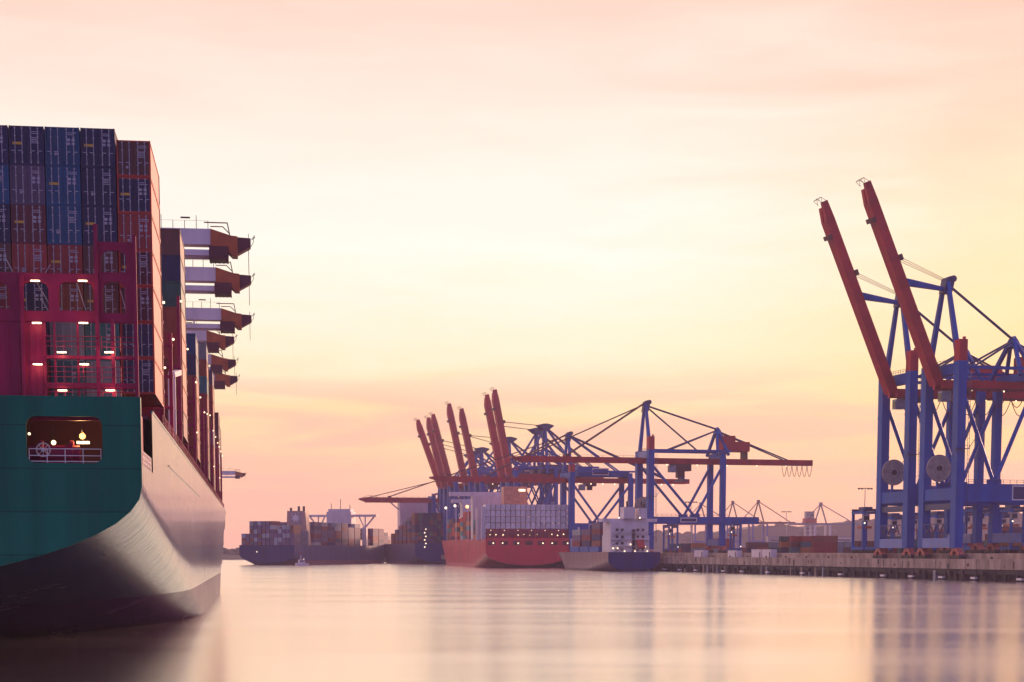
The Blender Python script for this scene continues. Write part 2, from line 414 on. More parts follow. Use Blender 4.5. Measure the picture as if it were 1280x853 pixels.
# ------------------------------------------------------------------ hulls
def hull_parts(parent, Lh, B, D, zs0, Hc, slope, fe0, fe1, material, tmat, bow_rake=12, cut=None, window=None, flare=2.2, xside=None):
    """Ship hull, stern at y=0, bow at y=Lh. Starboard side at x = xside (default B/2)."""
    A = B / 2
    xc = (xside if xside is not None else A) - A
    zcut = cut[2] if cut else None
    def zs(y): return zs0 - slope * y
    def hb(y, z):
        zz = max(0.0, min(D, z)) / D
        ye = fe0 + (fe1 - fe0) * zz
        yb = Lh - bow_rake * (1 - zz)
        if y <= ye: return 1.0
        t = min(1.0, (y - ye) / (yb - ye))
        return max(0.012, 1 - t ** flare)
    ys = [0, 0.6, 3, 7, 12.2, 20, 30, 40, 50, 60, 70, 80, 90, 100, 112, 124, 135, 150, 170, 190, 210]
    ys = [y for y in ys if y < fe0 - 5] + [fe0 + (Lh - fe0) * k / 18 for k in range(19)]
    nphi = 14
    ztop = zcut if cut else D
    def section(y, top):
        s = max(zs(y), -2.0)
        pts = []
        for k in range(5):
            z = top + (s - top) * k / 4
            pts.append((A, z))
        for k in range(1, nphi + 1):
            ph = math.pi / 2 * k / nphi
            pts.append((A * math.cos(ph), s - Hc * math.sin(ph)))
        out = []
        for (x, z) in pts:
            zc = max(z, -3.0)
            out.append((x * hb(y, zc), zc))
        return out
    mb = MB()
    rows = []
    for y in ys:
        sec = section(y, ztop)
        row = [(xc + x, y, z) for x, z in sec] + [(xc - x, y, z) for x, z in reversed(sec[:-1])]
        rows.append(row)
    n = len(rows[0])
    vs = [p for r in rows for p in r]
    fs = []
    for j in range(len(rows) - 1):
        for i in range(n - 1):
            fs.append((j * n + i, j * n + i + 1, (j + 1) * n + i + 1, (j + 1) * n + i))
    mb.add(vs, fs)
    if cut:
        y0, y1, zc = cut
        for sgn in (1, -1):
            prev = None
            for y in ys:
                a = (xc + sgn * A * hb(y, zc), y, zc); b = (xc + sgn * A * hb(y, D), y, D)
                if prev and not (y0 - 1e-6 <= prev[0] and y <= y1 + 1e-6):
                    mb.add([prev[1], a, b, prev[2]], [(0, 1, 2, 3)])
                prev = (y, a, b)
    shell = mb.build('hull', material, parent, smooth=28, fixn=True)
    # deck
    dk = MB()
    zd = (zcut if cut else D) - (0.05 if cut else 0.9)
    dpts = [(xc + (A - 0.3) * hb(y, D), y) for y in ys if y < Lh - 2]
    poly = dpts + [(2 * xc - x, y) for x, y in reversed(dpts)]
    if not cut:
        dk.prism([(x, y + 0.4 if y < 1 else y) for x, y in poly], 'z', zd - 0.3, zd)
        dk.build('deck', M['lash_dark'], parent)
    # transom
    sec = section(0, D)
    poly = [(xc + x, z) for x, z in sec] + [(xc - x, z) for x, z in reversed(sec[:-1])]
    tr = MB().prism(poly, 'y', -0.35, 0.02, holes=[window] if window else ())
    tr.build('transom', tmat, parent)
    return hb, A, xc

def rrect(x0, x1, z0, z1, r, n=4):
    pts = []
    for cx, cz, a0 in ((x1 - r, z1 - r, 0), (x0 + r, z1 - r, 90), (x0 + r, z0 + r, 180), (x1 - r, z0 + r, 270)):
        for k in range(n + 1):
            a = R(a0 + 90 * k / n)
            pts.append((cx + r * math.cos(a), cz + r * math.sin(a)))
    return pts

def railing(pts, h, parent, name='railing', m=None, step=2.0, r=0.035, bars=(0.5, 1.0)):
    mb = MB()
    for a, b in zip(pts, pts[1:]):
        a, b = Vector(a), Vector(b)
        for t in bars: mb.tube(a + Vector((0, 0, h * t)), b + Vector((0, 0, h * t)), r, 5)
        n = max(1, int(round((b - a).length / step)))
        for k in range(n + 1):
            p = a.lerp(b, k / n); mb.tube(p, p + Vector((0, 0, h)), r, 5)
    return mb.build(name, m or M['steel'], parent)

# ------------------------------------------------------------------ containers
CW, CL = 2.44, 12.19
def body_mesh(hh, corr=True):
    mb = MB()
    x0, x1 = -CW / 2, CW / 2
    mb.box(x0 + 0.06, x1 - 0.06, 0.10, CL - 0.10, 0.12, hh - 0.06)
    for x in (x0, x1 - 0.12):
        for y in (0, CL - 0.16): mb.box(x, x + 0.12, y, y + 0.16, 0.0, hh)
        mb.box(x, x + 0.12, 0.16, CL - 0.16, 0.0, 0.17); mb.box(x + 0.01, x + 0.11, 0.16, CL - 0.16, hh - 0.11, hh - 0.02)
    for y in (0.01, CL - 0.13):
        mb.box(x0 + 0.12, x1 - 0.12, y, y + 0.12, 0.0, 0.16); mb.box(x0 + 0.12, x1 - 0.12, y, y + 0.12, hh - 0.12, hh - 0.01)
    # corrugated sides and closed end as upright ribs
    if corr:
        k = 0.4
        while k < CL - 0.4:
            for x in (x0 + 0.035, x1 - 0.065): mb.box(x, x + 0.03, k, k + 0.16, 0.17, hh - 0.11)
            k += 0.36
    return mb

def make_container_proto(hh):
    t = empty('shipping_container')
    body_mesh(hh).build('body', M['box'], t)
    for sgn in (-1, 1):
        d = MB()
        a, b = (0.015, CW / 2 - 0.13)
        x0, x1 = (a, b) if sgn > 0 else (-b, -a)
        d.box(x0, x1, 0.04, 0.0995, 0.17, hh - 0.13)
        z = 0.34
        for k in range(5):
            d.box(x0 + 0.07, x1 - 0.07, 0.02, 0.04, z, z + (hh - 0.8) / 5); z += (hh - 0.55) / 5
        door = d.build('door', M['box'], t)
        for q in (0.27, 0.73):
            x = x0 + (x1 - x0) * q
            rd = MB(); rd.tube((x, -0.012, 0.1), (x, -0.012, hh - 0.06), 0.028, 6)
            for zz in (0.2, 0.85, hh - 0.75, hh - 0.2): rd.box(x - 0.06, x + 0.06, -0.03, 0.02, zz, zz + 0.06)
            rd.box(x - 0.02, x + 0.28 * sgn if sgn > 0 else x + 0.02, -0.045, -0.02, 0.98, 1.03) if sgn > 0 else rd.box(x - 0.28, x + 0.02, -0.045, -0.02, 0.98, 1.03)
            rd.build('lock_rod', M['rod'], door)
    return t

def marking(door_parent, hh, style):
    """painted signs on the right door: rows of short dashes and plates, too small to read"""
    rnd = random.Random(style)
    mb = MB(); y0, y1 = -0.004, 0.019
    x = 0.20
    for r_ in range(2):
        z = hh - 0.42 - 0.13 * r_
        mb.box(x + 0.12, x + 0.50 + 0.3 * rnd.random(), y0, y1, z, z + 0.055)
    mb.build('marking', M['mark'], door_parent); mb = MB()
    if style % 3 != 0:
        for r_ in range(2):
            for c_ in range(2):
                mb.box(x + 0.14 + 0.33 * c_, x + 0.36 + 0.33 * c_, y0, y1, hh - 0.98 - 0.28 * r_, hh - 0.8 - 0.28 * r_)
    else:
        for r_ in range(4): mb.box(x + 0.1, x + 0.5 + 0.2 * rnd.random(), y0, y1, hh - 0.85 - 0.12 * r_, hh - 0.79 - 0.12 * r_)
    mb.build('marking', M['mark'], door_parent)
    if style % 2: MB().box(-0.98, -0.30, y0, y1, hh - 1.32, hh - 1.14).build('marking', M['mark_y'], door_parent)
    else: MB().box(-0.55, -0.38, y0, y1, hh - 2.0, hh - 1.82).build('marking', M['mark'], door_parent)

COLS = {'navy blue': (0.019, 0.020, 0.066), 'bright blue': (0.008, 0.065, 0.155), 'maroon': (0.115, 0.022, 0.032), 'red': (0.30, 0.030, 0.026), 'rust red': (0.26, 0.055, 0.03),
        'brown': (0.12, 0.040, 0.035), 'grey': (0.20, 0.21, 0.24), 'dark green': (0.018, 0.07, 0.06), 'violet grey': (0.085, 0.058, 0.105), 'white': (0.74, 0.66, 0.70), 'teal': (0.03, 0.13, 0.15), 'orange': (0.36, 0.12, 0.03)}
simple_me = body_mesh(2.59).build('shipping_container', M['box'])
SIMPLE = simple_me.data
bpy.data.objects.remove(simple_me)
flat_me = body_mesh(2.59, False).build('shipping_container', M['box'])
FLAT = flat_me.data
bpy.data.objects.remove(flat_me)
protos = {k: make_container_proto(h) for k, h in (('std', 2.59), ('high', 2.76))}
HH = {'std': 2.59, 'high': 2.76}
def jit(c, rnd):
    k = 0.85 + 0.3 * rnd.random(); return tuple(x * k for x in c)
rndc = random.Random(3)
used_proto = set()
def detailed(kind, loc, rz, col, label, group, style, mark=True):
    if kind in used_proto: t = copy_tree(protos[kind])
    else: t = copy_tree(protos[kind])
    t.location = loc; t.rotation_euler = (0, 0, rz)
    tag(t, label, 'container', group)
    paint(t, jit(COLS[col], rndc))
    if mark: marking([c for c in t.children if c.name.startswith('door')][-1], HH[kind], style)
    return t
def simple_box(loc, rz, col, label, group, me=None, scale=(1, 1, 1)):
    o = bpy.data.objects.new('shipping_container', me or SIMPLE); C.objects.link(o)
    o.location = loc; o.rotation_euler = (0, 0, rz); o.scale = scale
    o.color = (*jit(COLS[col], rndc), 1)
    return tag(o, label, 'container', group)
BULK = []      # (matrix-like tuples) of the far containers past the countable ones
def bulk(loc, rz, col, L_=CL, h=2.59): BULK.append((loc, rz, col, L_, h))

ORD = ['bottom', 'second', 'third', 'fourth', 'fifth', 'sixth', 'seventh', 'eighth', 'ninth', 'tenth', 'eleventh', 'twelfth']

# ------------------------------------------------------------------ the big green container ship
SH_TH = math.atan(319.5 / 2200)
cth, sth = math.cos(SH_TH), math.sin(SH_TH)
SIDE_A, SIDE_D = 7.1, 114.3
SHO = Vector((-(SIDE_A * cth) - SIDE_D * sth, -(SIDE_A * sth) + SIDE_D * cth, 0))
def shw(x, y, z): return Vector((SHO.x + x * cth - y * sth, SHO.y + x * sth + y * cth, z))
def shl(px, py, yl):
    """(x,z) on the ship's cross plane y=yl under a photo pixel"""
    r = ray(px, py)
    cx, cy = SIDE_A, -SIDE_D
    dx = r.x * cth + r.y * sth; dy = -r.x * sth + r.y * cth
    t = (yl - cy) / dy
    return cx + dx * t, EYE + r.z * t

def big_ship():
    s = empty('container_ship', (SHO.x, SHO.y, 0), SH_TH, 'huge green container ship seen from its stern, loaded high with containers', 'container ship')
    hm = hull_mat('green_hull_paint', (0.003, 0.085, 0.125), (0.070, 0.020, 0.105), 4.2, 0.24)
    tm = hull_mat('green_transom_paint', (0.0, 0.155, 0.105), (0.0, 0.155, 0.105), -9, 0.65, 0.03)
    x0, z1 = shl(32, 520, -0.35); x1, z0 = shl(128.5, 579.5, -0.35)
    D = 18.0
    hull_parts(s, 366, 59, D, 12.4, 7.0, 0.0935, 224, 322, hm, tm, 18, (0.6, 12.2, 13.8), rrect(x0, x1, z0, z1, 0.55), xside=0.0)
    # decks: the mooring deck aft and the main deck
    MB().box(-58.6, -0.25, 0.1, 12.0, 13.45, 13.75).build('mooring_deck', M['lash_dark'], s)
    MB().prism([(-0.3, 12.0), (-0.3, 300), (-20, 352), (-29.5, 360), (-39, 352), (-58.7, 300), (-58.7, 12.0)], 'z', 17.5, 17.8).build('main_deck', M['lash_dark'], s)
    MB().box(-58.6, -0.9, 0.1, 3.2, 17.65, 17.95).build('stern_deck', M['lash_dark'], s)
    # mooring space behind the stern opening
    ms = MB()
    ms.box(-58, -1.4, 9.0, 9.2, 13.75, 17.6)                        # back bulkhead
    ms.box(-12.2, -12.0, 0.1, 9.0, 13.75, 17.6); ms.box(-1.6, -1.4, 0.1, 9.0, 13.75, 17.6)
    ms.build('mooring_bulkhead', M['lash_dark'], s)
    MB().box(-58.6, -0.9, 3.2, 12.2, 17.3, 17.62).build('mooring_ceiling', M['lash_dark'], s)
    b = MB(); b.box(-11.9, -1.7, 0.4, 0.75, 16.55, 17.2); b.box(-11.9, -1.7, 2.4, 2.8, 16.9, 17.25); b.build('ceiling_beam', M['lash'], s)
    # rail in the opening
    rl = MB()
    for z in (z0 + 0.12, z0 + 0.48, z0 + 0.9): rl.tube((x0 + 0.1, -0.1, z), (x1 - 0.1, -0.1, z), 0.03, 6)
    for k in range(5):
        x = x0 + 0.12 + (x1 - x0 - 0.24) * k / 4; rl.tube((x, -0.1, z0 + 0.02), (x, -0.1, z0 + 0.9), 0.028, 6)
    rl.build('stern_railing', M['whitesteel'], s)
    wx, wz = shl(54, 562.5, 1.0)
    wm = MB()
    for k in range(24):
        a, c = 2 * math.pi * k / 24, 2 * math.pi * (k + 1) / 24
        wm.tube((wx + 0.42 * math.cos(a), 1.0, wz + 0.42 * math.sin(a)), (wx + 0.42 * math.cos(c), 1.0, wz + 0.42 * math.sin(c)), 0.05, 6)
    for k in range(4):
        a = math.pi * k / 4; wm.tube((wx - 0.4 * math.cos(a), 1.0, wz - 0.4 * math.sin(a)), (wx + 0.4 * math.cos(a), 1.0, wz + 0.4 * math.sin(a)), 0.02, 5)
    wm.tube((wx, 0.9, wz), (wx, 1.4, wz), 0.13, 10)
    winch = MB(); winch.tube((wx - 0.9, 1.9, wz - 0.2), (wx + 2.2, 1.9, wz - 0.2), 0.55, 14); winch.tube((wx - 0.3, 1.9, wz - 0.2), (wx - 0.1, 1.9, wz - 0.2), 0.85, 16); winch.tube((wx + 1.6, 1.9, wz - 0.2), (wx + 1.8, 1.9, wz - 0.2), 0.85, 16)
    winch.box(wx - 1.1, wx + 2.4, 1.5, 2.4, 13.75, wz - 0.7)
    wo = winch.build('mooring_winch', M['lash'], s); wm.build('hand_wheel', M['whitesteel'], wo)
    for px, py, yy, m, r in ((103, 545.5, 2.0, 'lamp_o', 0.20), (67, 553.5, 4.5, 'lamp_w', 0.16), (36.5, 542.5, 2.0, 'lamp_w', 0.09)):
        x, z = shl(px, py, yy)
        lm = MB().ball((x, yy, z), r).build('deck_lamp', M[m], s)
        MB().tube((x, yy + 0.1, z), (x, yy + 0.1, 16.6), 0.03, 5).build('lamp_arm', M['steel'], lm)
    x, z = shl(104, 553.5, 3.5)
    pl = bpy.data.lights.new('deck_lamp_light', 'POINT'); pl.energy = 260; pl.color = (1.0, 0.5, 0.16); pl.shadow_soft_size = 0.3
    po = bpy.data.objects.new('deck_lamp_light', pl); C.objects.link(po); po.parent = s; po.location = (x, 2.4, z + 0.5)
    MB().box(x - 0.40, x + 0.40, 3.4, 3.6, z - 0.08, z + 0.08).build('tube_lamp', M['lamp_w'], s)
    # cut-out in the side: red wall inside, rail, corner post
    MB().box(-0.85, -0.6, 0.7, 12.0, 13.75, 17.6).build('side_bulkhead', M['lash'], s)
    railing([(-0.12, 0.8, 13.8), (-0.12, 12.0, 13.8)], 1.0, s, 'side_railing', M['whitesteel'], 1.2, 0.03, (0.33, 0.66, 1.0))
    # stern bulwark edge flange, strakes on the hull
    st = MB(); st.box(0.0, 0.09, 35, 118, 15.35, 15.43); st.build('rubbing_strake', hm, s)
    # bulwark top rail
    br = MB(); br.box(-0.12, 0.06, 12.3, 300, 18.0, 18.12); br.build('gunwale_cap', hm, s)
    rr = railing([(-0.15, y, 18.1) for y in range(30, 301, 30)], 1.1, s, 'deck_railing', M['lash'], 3.0, 0.04)
    # ---------------- the aft lashing bridge
    YB = 16.2
    lb = MB()
    def P(px, py): return shl(px, py, YB)
    # upper plates with round-topped openings
    def arch(px0, px1, py0, py1, r=0.5):
        a, zt = P(px0, py0); b_, zb = P(px1, py1)
        return [(a, zb), (b_, zb), (b_, zt - r), (b_ - r * 0.3, zt - r * 0.3), (b_ - r, zt), (a + r, zt), (a + r * 0.3, zt - r * 0.3), (a, zt - r)]
    xr, zt = P(167, 344); _, zb = P(100, 403)
    xl = -14.0
    bridge = empty('lashing_bridge'); bridge.parent = s
    MB().prism([(xl, zb), (xr, zb), (xr, zt), (xl, zt)], 'y', YB, YB + 0.3,
               holes=[arch(27.5, 61, 352, 389), arch(73, 117, 352, 389), arch(128, 157, 352, 392), arch(-20, 12, 353, 386)]).build('arched_plate', M['lash'], bridge)
    xa, za = P(118, 302); xb, zc = P(165, 344)
    MB().prism([(xa, zc + 0.01), (xr, zc + 0.01), (xr, za), (xa, za)], 'y', YB + 0.02, YB + 0.28, holes=[arch(125, 158, 313, 341)]).build('top_plate', M['lash'], bridge)
    _, zd = P(100, 500)
    xs0, _ = P(26, 450)
    lp = MB(); lp.box(xl, xs0, YB + 0.05, YB + 0.25, 17.8, zb - 0.01)
    k = xl + 0.6
    while k < xs0: lp.box(k, k + 0.08, YB - 0.02, YB + 0.05, 17.9, zb - 0.1); k += 0.8
    lp.build('side_panel', M['lash'], bridge)
    xs1, _ = P(28, 450); xs2, zm = P(58, 445)
    sp = MB(); sp.box(xs1 + 0.1, xs2, YB + 0.06, YB + 0.24, 17.8, zb - 0.02)
    for q in (0.3, 0.55, 0.8):
        x = xs1 + (xs2 - xs1) * q; sp.box(x, x + 0.07, YB, YB + 0.06, 17.9, zb - 0.1)
    sp.build('side_panel', M['lash'], bridge)
    for py0, py1 in ((445, 449), (479, 486)):
        _, a = P(90, py0); _, b_ = P(90, py1)
        MB().box(xs2 + 0.003, xr, YB - 0.25, YB + 0.3, b_, a).build('floor_beam', M['lash'], bridge)
    for px, pt in ((27, 345), (119, 281), (141, 400), (167.5, 296)):
        x, z = P(px, pt)
        MB().box(x - 0.13, x + 0.13, YB - 0.32, YB - 0.003, 17.8, z).build('post', M['lash'], bridge)
    for px in (69, 98, 121.5):
        x, _ = P(px, 450); _, z = P(px, 404)
        MB().box(x - 0.07, x + 0.07, YB - 0.1, YB + 0.1, 17.85, z).build('post', M['lash'], bridge)
    for py in (434, 472, 497):
        _, z = P(100, py)
        r_ = MB()
        for dz in (0, 0.35, 0.7): r_.tube((xs2, YB - 0.36, z + dz), (xr, YB - 0.36, z + dz), 0.03, 5)
        x = xs2
        while x < xr: r_.tube((x, YB - 0.36, z - 0.3), (x, YB - 0.36, z + 0.7), 0.03, 5); x += 1.3
        r_.build('bridge_railing', M['lash'], bridge)
    # slanted lashing rods
    for px0, py0, px1, py1 in ((45, 352, 68, 392), (62, 392, 50, 372), (95, 352, 108, 392), (5, 320, 18, 345), (62, 330, 52, 345), (150, 362, 158, 392)):
        a, za_ = P(px0, py0); b_, zb_ = P(px1, py1)
        MB().tube((a, YB + 0.45, za_), (b_, YB + 0.6, zb_), 0.035, 5).build('lashing_rod', M['rod'], bridge)
    for px, py in ((45, 352.5), (104, 352.5), (47, 405), (105, 405), (78, 441.5), (137, 441.5), (48, 456.5), (106, 456.5), (79, 489), (138.5, 489)):
        x, z = P(px, py)
        MB().box(x - 0.32, x + 0.32, YB - 0.52, YB - 0.4, z - 0.05, z + 0.05).build('tube_lamp', M['lamp_w'], bridge)
        pl = bpy.data.lights.new('tube_lamp_light', 'POINT'); pl.energy = 22; pl.color = (1.0, 0.62, 0.30); pl.shadow_soft_size = 0.15
        po = bpy.data.objects.new('tube_lamp_light', pl); C.objects.link(po); po.parent = bridge; po.location = (x, YB - 0.75, z - 0.12)
    # far-forward lashing bridges, as seen edge on along the side
    for yb, h in ((33.5, 29.0), (50, 28.0), (69, 34), (84.5, 31), (112, 30), (128, 29.5), (147, 29), (163, 30), (179, 31), (201, 30), (218, 30), (236, 30), (249, 30), (265, 30), (283, 30), (300, 30), (316, 34)):
        nar = 0 if yb < 300 else -1.2
        lbx = empty('lashing_bridge'); lbx.parent = s
        for x in (-0.35 + nar, -2.9 + nar, -5.4 + nar):
            MB().box(x - 0.16, x + 0.16, yb - 0.25, yb + 0.25, 17.8, h).build('post', M['lash'], lbx)
        for z in (21.2, 24.0, 26.8):
            if z < h: MB().box(-22, -0.15 + nar, yb - 0.45, yb + 0.45, z, z + 0.25).build('floor_beam', M['lash'], lbx)
        MB().box(-22, -1.0 + nar, yb + 0.05, yb + 0.15, 17.8, 21.2).build('side_panel', M['lash'], lbx)
        MB().ball((-0.05 + nar, yb - 0.55, h - 0.6), 0.11, 8, 5).build('lamp', M['lamp_w'], lbx)
        if yb in (33.5, 112, 201, 249): MB().ball((-0.05 + nar, yb - 0.55, 23.2), 0.09, 8, 5).build('lamp', M['lamp_w'], lbx)
    # engine casing and stores crane between the stacks, pale steel
    eh = MB(); eh.box(-14, -2.2, 38, 47, 17.8, 27.5); eh.box(-13, -2.8, 53, 60, 17.8, 25.5)
    eh2 = eh.build('engine_casing', M['white'], s)
    for z in (19.5, 22.5, 25.0):
        MB().box(-12, -3.0, 37.9, 37.96, z, z + 1.2).build('window_band', M['glass'], eh2)
    dv = MB(); dv.bar((-0.6, 57, 17.8), (-0.6, 57, 25.0), 0.7, 0.7); dv.bar((-0.6, 57, 25.0), (-0.2, 63, 25.8), 0.6, 0.5); dv.build('davit', M['white'], s)
    # bow: bulwark and fore mast
    MB().tube((-29.5, 345, 18), (-29.5, 345, 34), 0.5, 8, 0.3).build('fore_mast', M['white'], s)
    return s
ship = big_ship()

def ship_containers():
    YC = 19.4
    grp = 'containers in the aft stack of the green ship'
    colx = [(-0.12 - 1.22 - 0.0) - 2.52 * k for k in range(7)]
    layout = {  # column from the outer edge inward: colours from the top tier down
        0: ('std', ['brown', 'navy blue', 'red', 'maroon', 'maroon', 'navy blue', 'navy blue', 'maroon']),
        1: ('high', ['navy blue', 'navy blue', 'navy blue', 'brown', 'brown', 'teal', 'grey', 'navy blue']),
        2: ('high', ['bright blue', 'bright blue', 'bright blue', 'red', 'rust red', 'grey', 'teal', 'brown']),
        3: ('high', ['navy blue', 'violet grey', 'maroon', 'red', 'navy blue', 'navy blue', 'brown', 'maroon']),
        4: ('high', ['navy blue', 'bright blue', 'navy blue', 'brown', 'red', 'navy blue', 'teal', 'brown']),
        5: ('high', ['maroon', 'navy blue', 'bright blue', 'red', 'brown', 'brown', 'navy blue', 'grey']),
    }
    names = ['outermost column', 'second column from the side', 'third column from the side', 'fourth column from the side', 'fifth column from the side', 'sixth column from the side']
    _, ztop_o = shl(160, 175, YC); _, ztop_i = shl(115, 160, YC)
    for c, (kind, cols) in layout.items():
        zt = ztop_o if c == 0 else ztop_i
        h = HH[kind] + 0.012
        for k, col in enumerate(cols):
            z = zt - h * (k + 1)
            if z < 17.85: continue
            tier = 'top' if k == 0 else ORD[k]
            lab = f'{col} container in the aft stack, {tier} tier down, {names[c]}'
            if k == 0: lab = f'{col} container on top of the {names[c]} of the aft stack'
            w = shw(colx[c], YC + (0.0 if c else 0.06), z)
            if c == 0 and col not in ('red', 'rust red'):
                lab = f'container with {col} doors and warm light painted on side, {tier} tier down, aft stack'
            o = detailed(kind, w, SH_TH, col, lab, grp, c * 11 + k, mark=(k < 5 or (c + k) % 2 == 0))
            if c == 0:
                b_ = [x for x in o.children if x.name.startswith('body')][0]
                b_.color = (*jit((0.40, 0.038, 0.022), rndc), 1); b_.data = FLAT  # warm reflected light on the outer sides is put into the body colour
    # further forward, the outer columns of each bay
    bays = [(71, 41.0, ['brown', 'navy blue', 'dark green', 'rust red', 'red', 'rust red', 'red', 'maroon'], 'second'),
            (114.5, 35.8, ['bright blue', 'navy blue', 'rust red', 'red', 'rust red', 'rust red'], 'third'),
            (165.5, 40.6, ['grey', 'rust red', 'teal', 'red', 'rust red', 'red', 'rust red', 'brown'], 'fourth'),
            (203.5, 40.2, ['violet grey', 'rust red', 'red', 'rust red', 'grey', 'red', 'rust red', 'maroon'], 'fifth'),
            (251, 36.5, ['maroon', 'brown', 'rust red', 'grey', 'maroon', 'brown'], 'sixth'),
            (318, 38.2, ['navy blue', 'navy blue', 'maroon', 'violet grey', 'navy blue', 'maroon', 'navy blue'], 'seventh')]
    for y, zt, cols, bn in bays:
        for c in range(3):
            rot = cols[c:] + cols[:c]
            for k in range(len(cols)):
                z = zt - 2.602 * (k + 1) - (0 if c == 0 else 0.0)
                if z < 17.85: continue
                x = colx[c] - (1.0 if y > 300 else 0)
                col = rot[k]
                tier = 'top' if k == 0 else ORD[k]
                cn = ('outermost column', 'second column', 'third column')[c]
                if c and k > 3: continue
                simple_box(shw(x, y, z), SH_TH, col, f'{col} container, {tier} tier from the top, {cn}, {bn} bay from the stern', 'containers in the forward bays of the green ship', FLAT if c == 0 else SIMPLE)
ship_containers()
for p in protos.values():
    for ch in list(p.children):
        for g in list(ch.children): bpy.data.objects.remove(g)
        bpy.data.objects.remove(ch)
    bpy.data.objects.remove(p)

# ------------------------------------------------------------------ gantry cranes behind the green ship
def side_crane(y, z, xt, first):
    t = empty('gantry_crane', shw(0, y, 0), SH_TH)
    w = MB(); w.box(-78, xt - 5.2, -1.2, 1.2, z, z + 2.0); w.build('boom', M['white'], t)
    lw = MB(); lw.box(-78, xt - 4.0, -1.7, -0.9, z - 1.5, z - 0.75); lw.box(-78, xt - 4.0, 0.9, 1.7, z - 1.5, z - 0.75)
    for k in range(10):
        x = xt - 10 - 7 * k; lw.box(x, x + 0.25, -1.0, 1.0, z - 1.3, z + 0.02)
    lw.build('trolley_rail', M['white'], t)
    e = MB(); e.prism([(xt - 5.19, z + 2.0), (xt - 5.19, z - 0.1), (xt - 2.9, z - 0.9), (xt - 2.4, z - 1.4), (xt - 1.7, z - 1.4), (xt - 1.7, z + 1.1), (xt - 2.6, z + 1.2)], 'y', -1.35, 1.35)
    e.build('boom_end', M['orange'], t)
    d = MB(); d.prism([(xt - 1.69, z + 1.05), (xt - 1.69, z - 1.1), (xt - 0.1, z - 0.2), (xt, z - 0.1), (xt, z + 0.95)], 'y', -1.0, 1.0); d.build('boom_nose', M['red_dark'], t)
    tr = MB(); tr.box(xt - 5.4, xt - 2.9, -1.95, 1.95, z - 1.9, z - 0.3); 
    for k in range(5): tr.box(xt - 5.3 + 0.55 * k, xt - 5.15 + 0.55 * k, -2.02, 2.02, z - 1.96, z - 0.35)
    tr.build('trolley', M['red_dark'], t)
    rl = MB()
    rl.path([(xt - 6, -1.2, z + 2.8), (xt - 3.0, -1.2, z + 2.8), (xt - 2.7, -1.2, z + 1.2)], 0.08)
    rl.path([(xt - 5.2, -1.2, z + 2.3), (xt - 3.6, -1.2, z + 2.3), (xt - 2.8, -1.2, z + 1.5)], 0.07)
    rl.build('service_crane', M['red_dark'], t)
    rail = MB()
    for k in range(9):
        x = xt - 5.5 - 1.5 * k; rail.tube((x, -1.2, z + 2.0), (x, -1.2, z + 3.0 + (0.7 if k % 3 == 1 else 0)), 0.04, 4)
    rail.tube((xt - 17.5, -1.2, z + 3.0), (xt - 5.5, -1.2, z + 3.0), 0.015, 4)
    rail.build('railing', M['steel'], t)
    nf = MB(); nf.path([(xt, 0, z), (xt + 0.3, 0, z + 0.5), (xt + 0.5, 0, z + 1.5), (xt + 0.1, 0, z + 0.9), (xt + 0.6, 0, z + 1.3)], 0.04); nf.tube((xt - 0.3, 0.6, z - 3.2), (xt - 0.3, 0.6, z + 1.8), 0.04, 4)
    nf.build('nose_frame', M['steel'], t)
    fl = MB(); fl.box(xt - 9, xt - 7.8, -1.3, -0.9, z + 3.3, z + 3.45); fl.build('floodlight', M['steel'], t)
    # portal on the quay beyond the ship
    for x in (-66, -88):
        for yy in (-9, 9):
            MB().bar((x, yy, 4.7), (x, yy, z + 2), 1.8, 1.8).build('leg', M['white'], t)
    for yy in (-9, 9): MB().box(-87, -67, yy - 0.7, yy + 0.7, 18, 20).build('portal_beam', M['white'], t)
    for x in (-66, -88): MB().box(x - 0.8, x + 0.8, -8, 8, z + 1.0, z + 3.2).build('cross_beam', M['white'], t)
    return t
HB = 48.3
data = [(309, 313.5), (354, 314), (402, 314.5), (428, 293), (456, 295), (476, 297), (594, 307)]
words = ['topmost of the row', 'second from the top of the row', 'third from the top of the row', 'fourth from the top, shorter', 'fifth from the top', 'sixth and smallest of the row', 'low above the far ship']
for k, (py, px) in enumerate(data):
    r = ray(px, py)
    t = (HB - EYE) / r.z
    wpt = Vector((0, 0, EYE)) + r * t
    rel = wpt - SHO
    yl = -rel.x * sth + rel.y * cth; xl_ = rel.x * cth + rel.y * sth
    cr = side_crane(yl, HB, xl_, k == 0)
    tag(cr, f'white and orange crane boom beside the stacked ship, {words[k]}', 'crane', 'gantry cranes behind the green ship')
def left_quay():
    o = MB().box(-200, -63, -60, 1300, -3, 4.7).build('quay_ground', M['concrete'])
    o.location = SHO; o.rotation_euler = (0, 0, SH_TH); tag(o, kind='structure')
left_quay()

# ------------------------------------------------------------------ the terminal quay on the right
QD = Vector((-0.2549, 0.967, 0)); QN = Vector((0.967, 0.2549, 0)); QTH = math.asin(0.2549)
Q0 = Vector((140, 480, 0))
APR, YARD = 6.2, 7.8
def qw(u, v, z=0.0): return Vector((Q0.x + QD.x * u + QN.x * v, Q0.y + QD.y * u + QN.y * v, z))
def qu(px, v):
    """distance along the quay at which the line v metres inland crosses photo column px"""
    k = (px - 640) / 2200.0
    return (Q0.x + QN.x * v - k * (Q0.y + QN.y * v)) / (k * QD.y - QD.x)

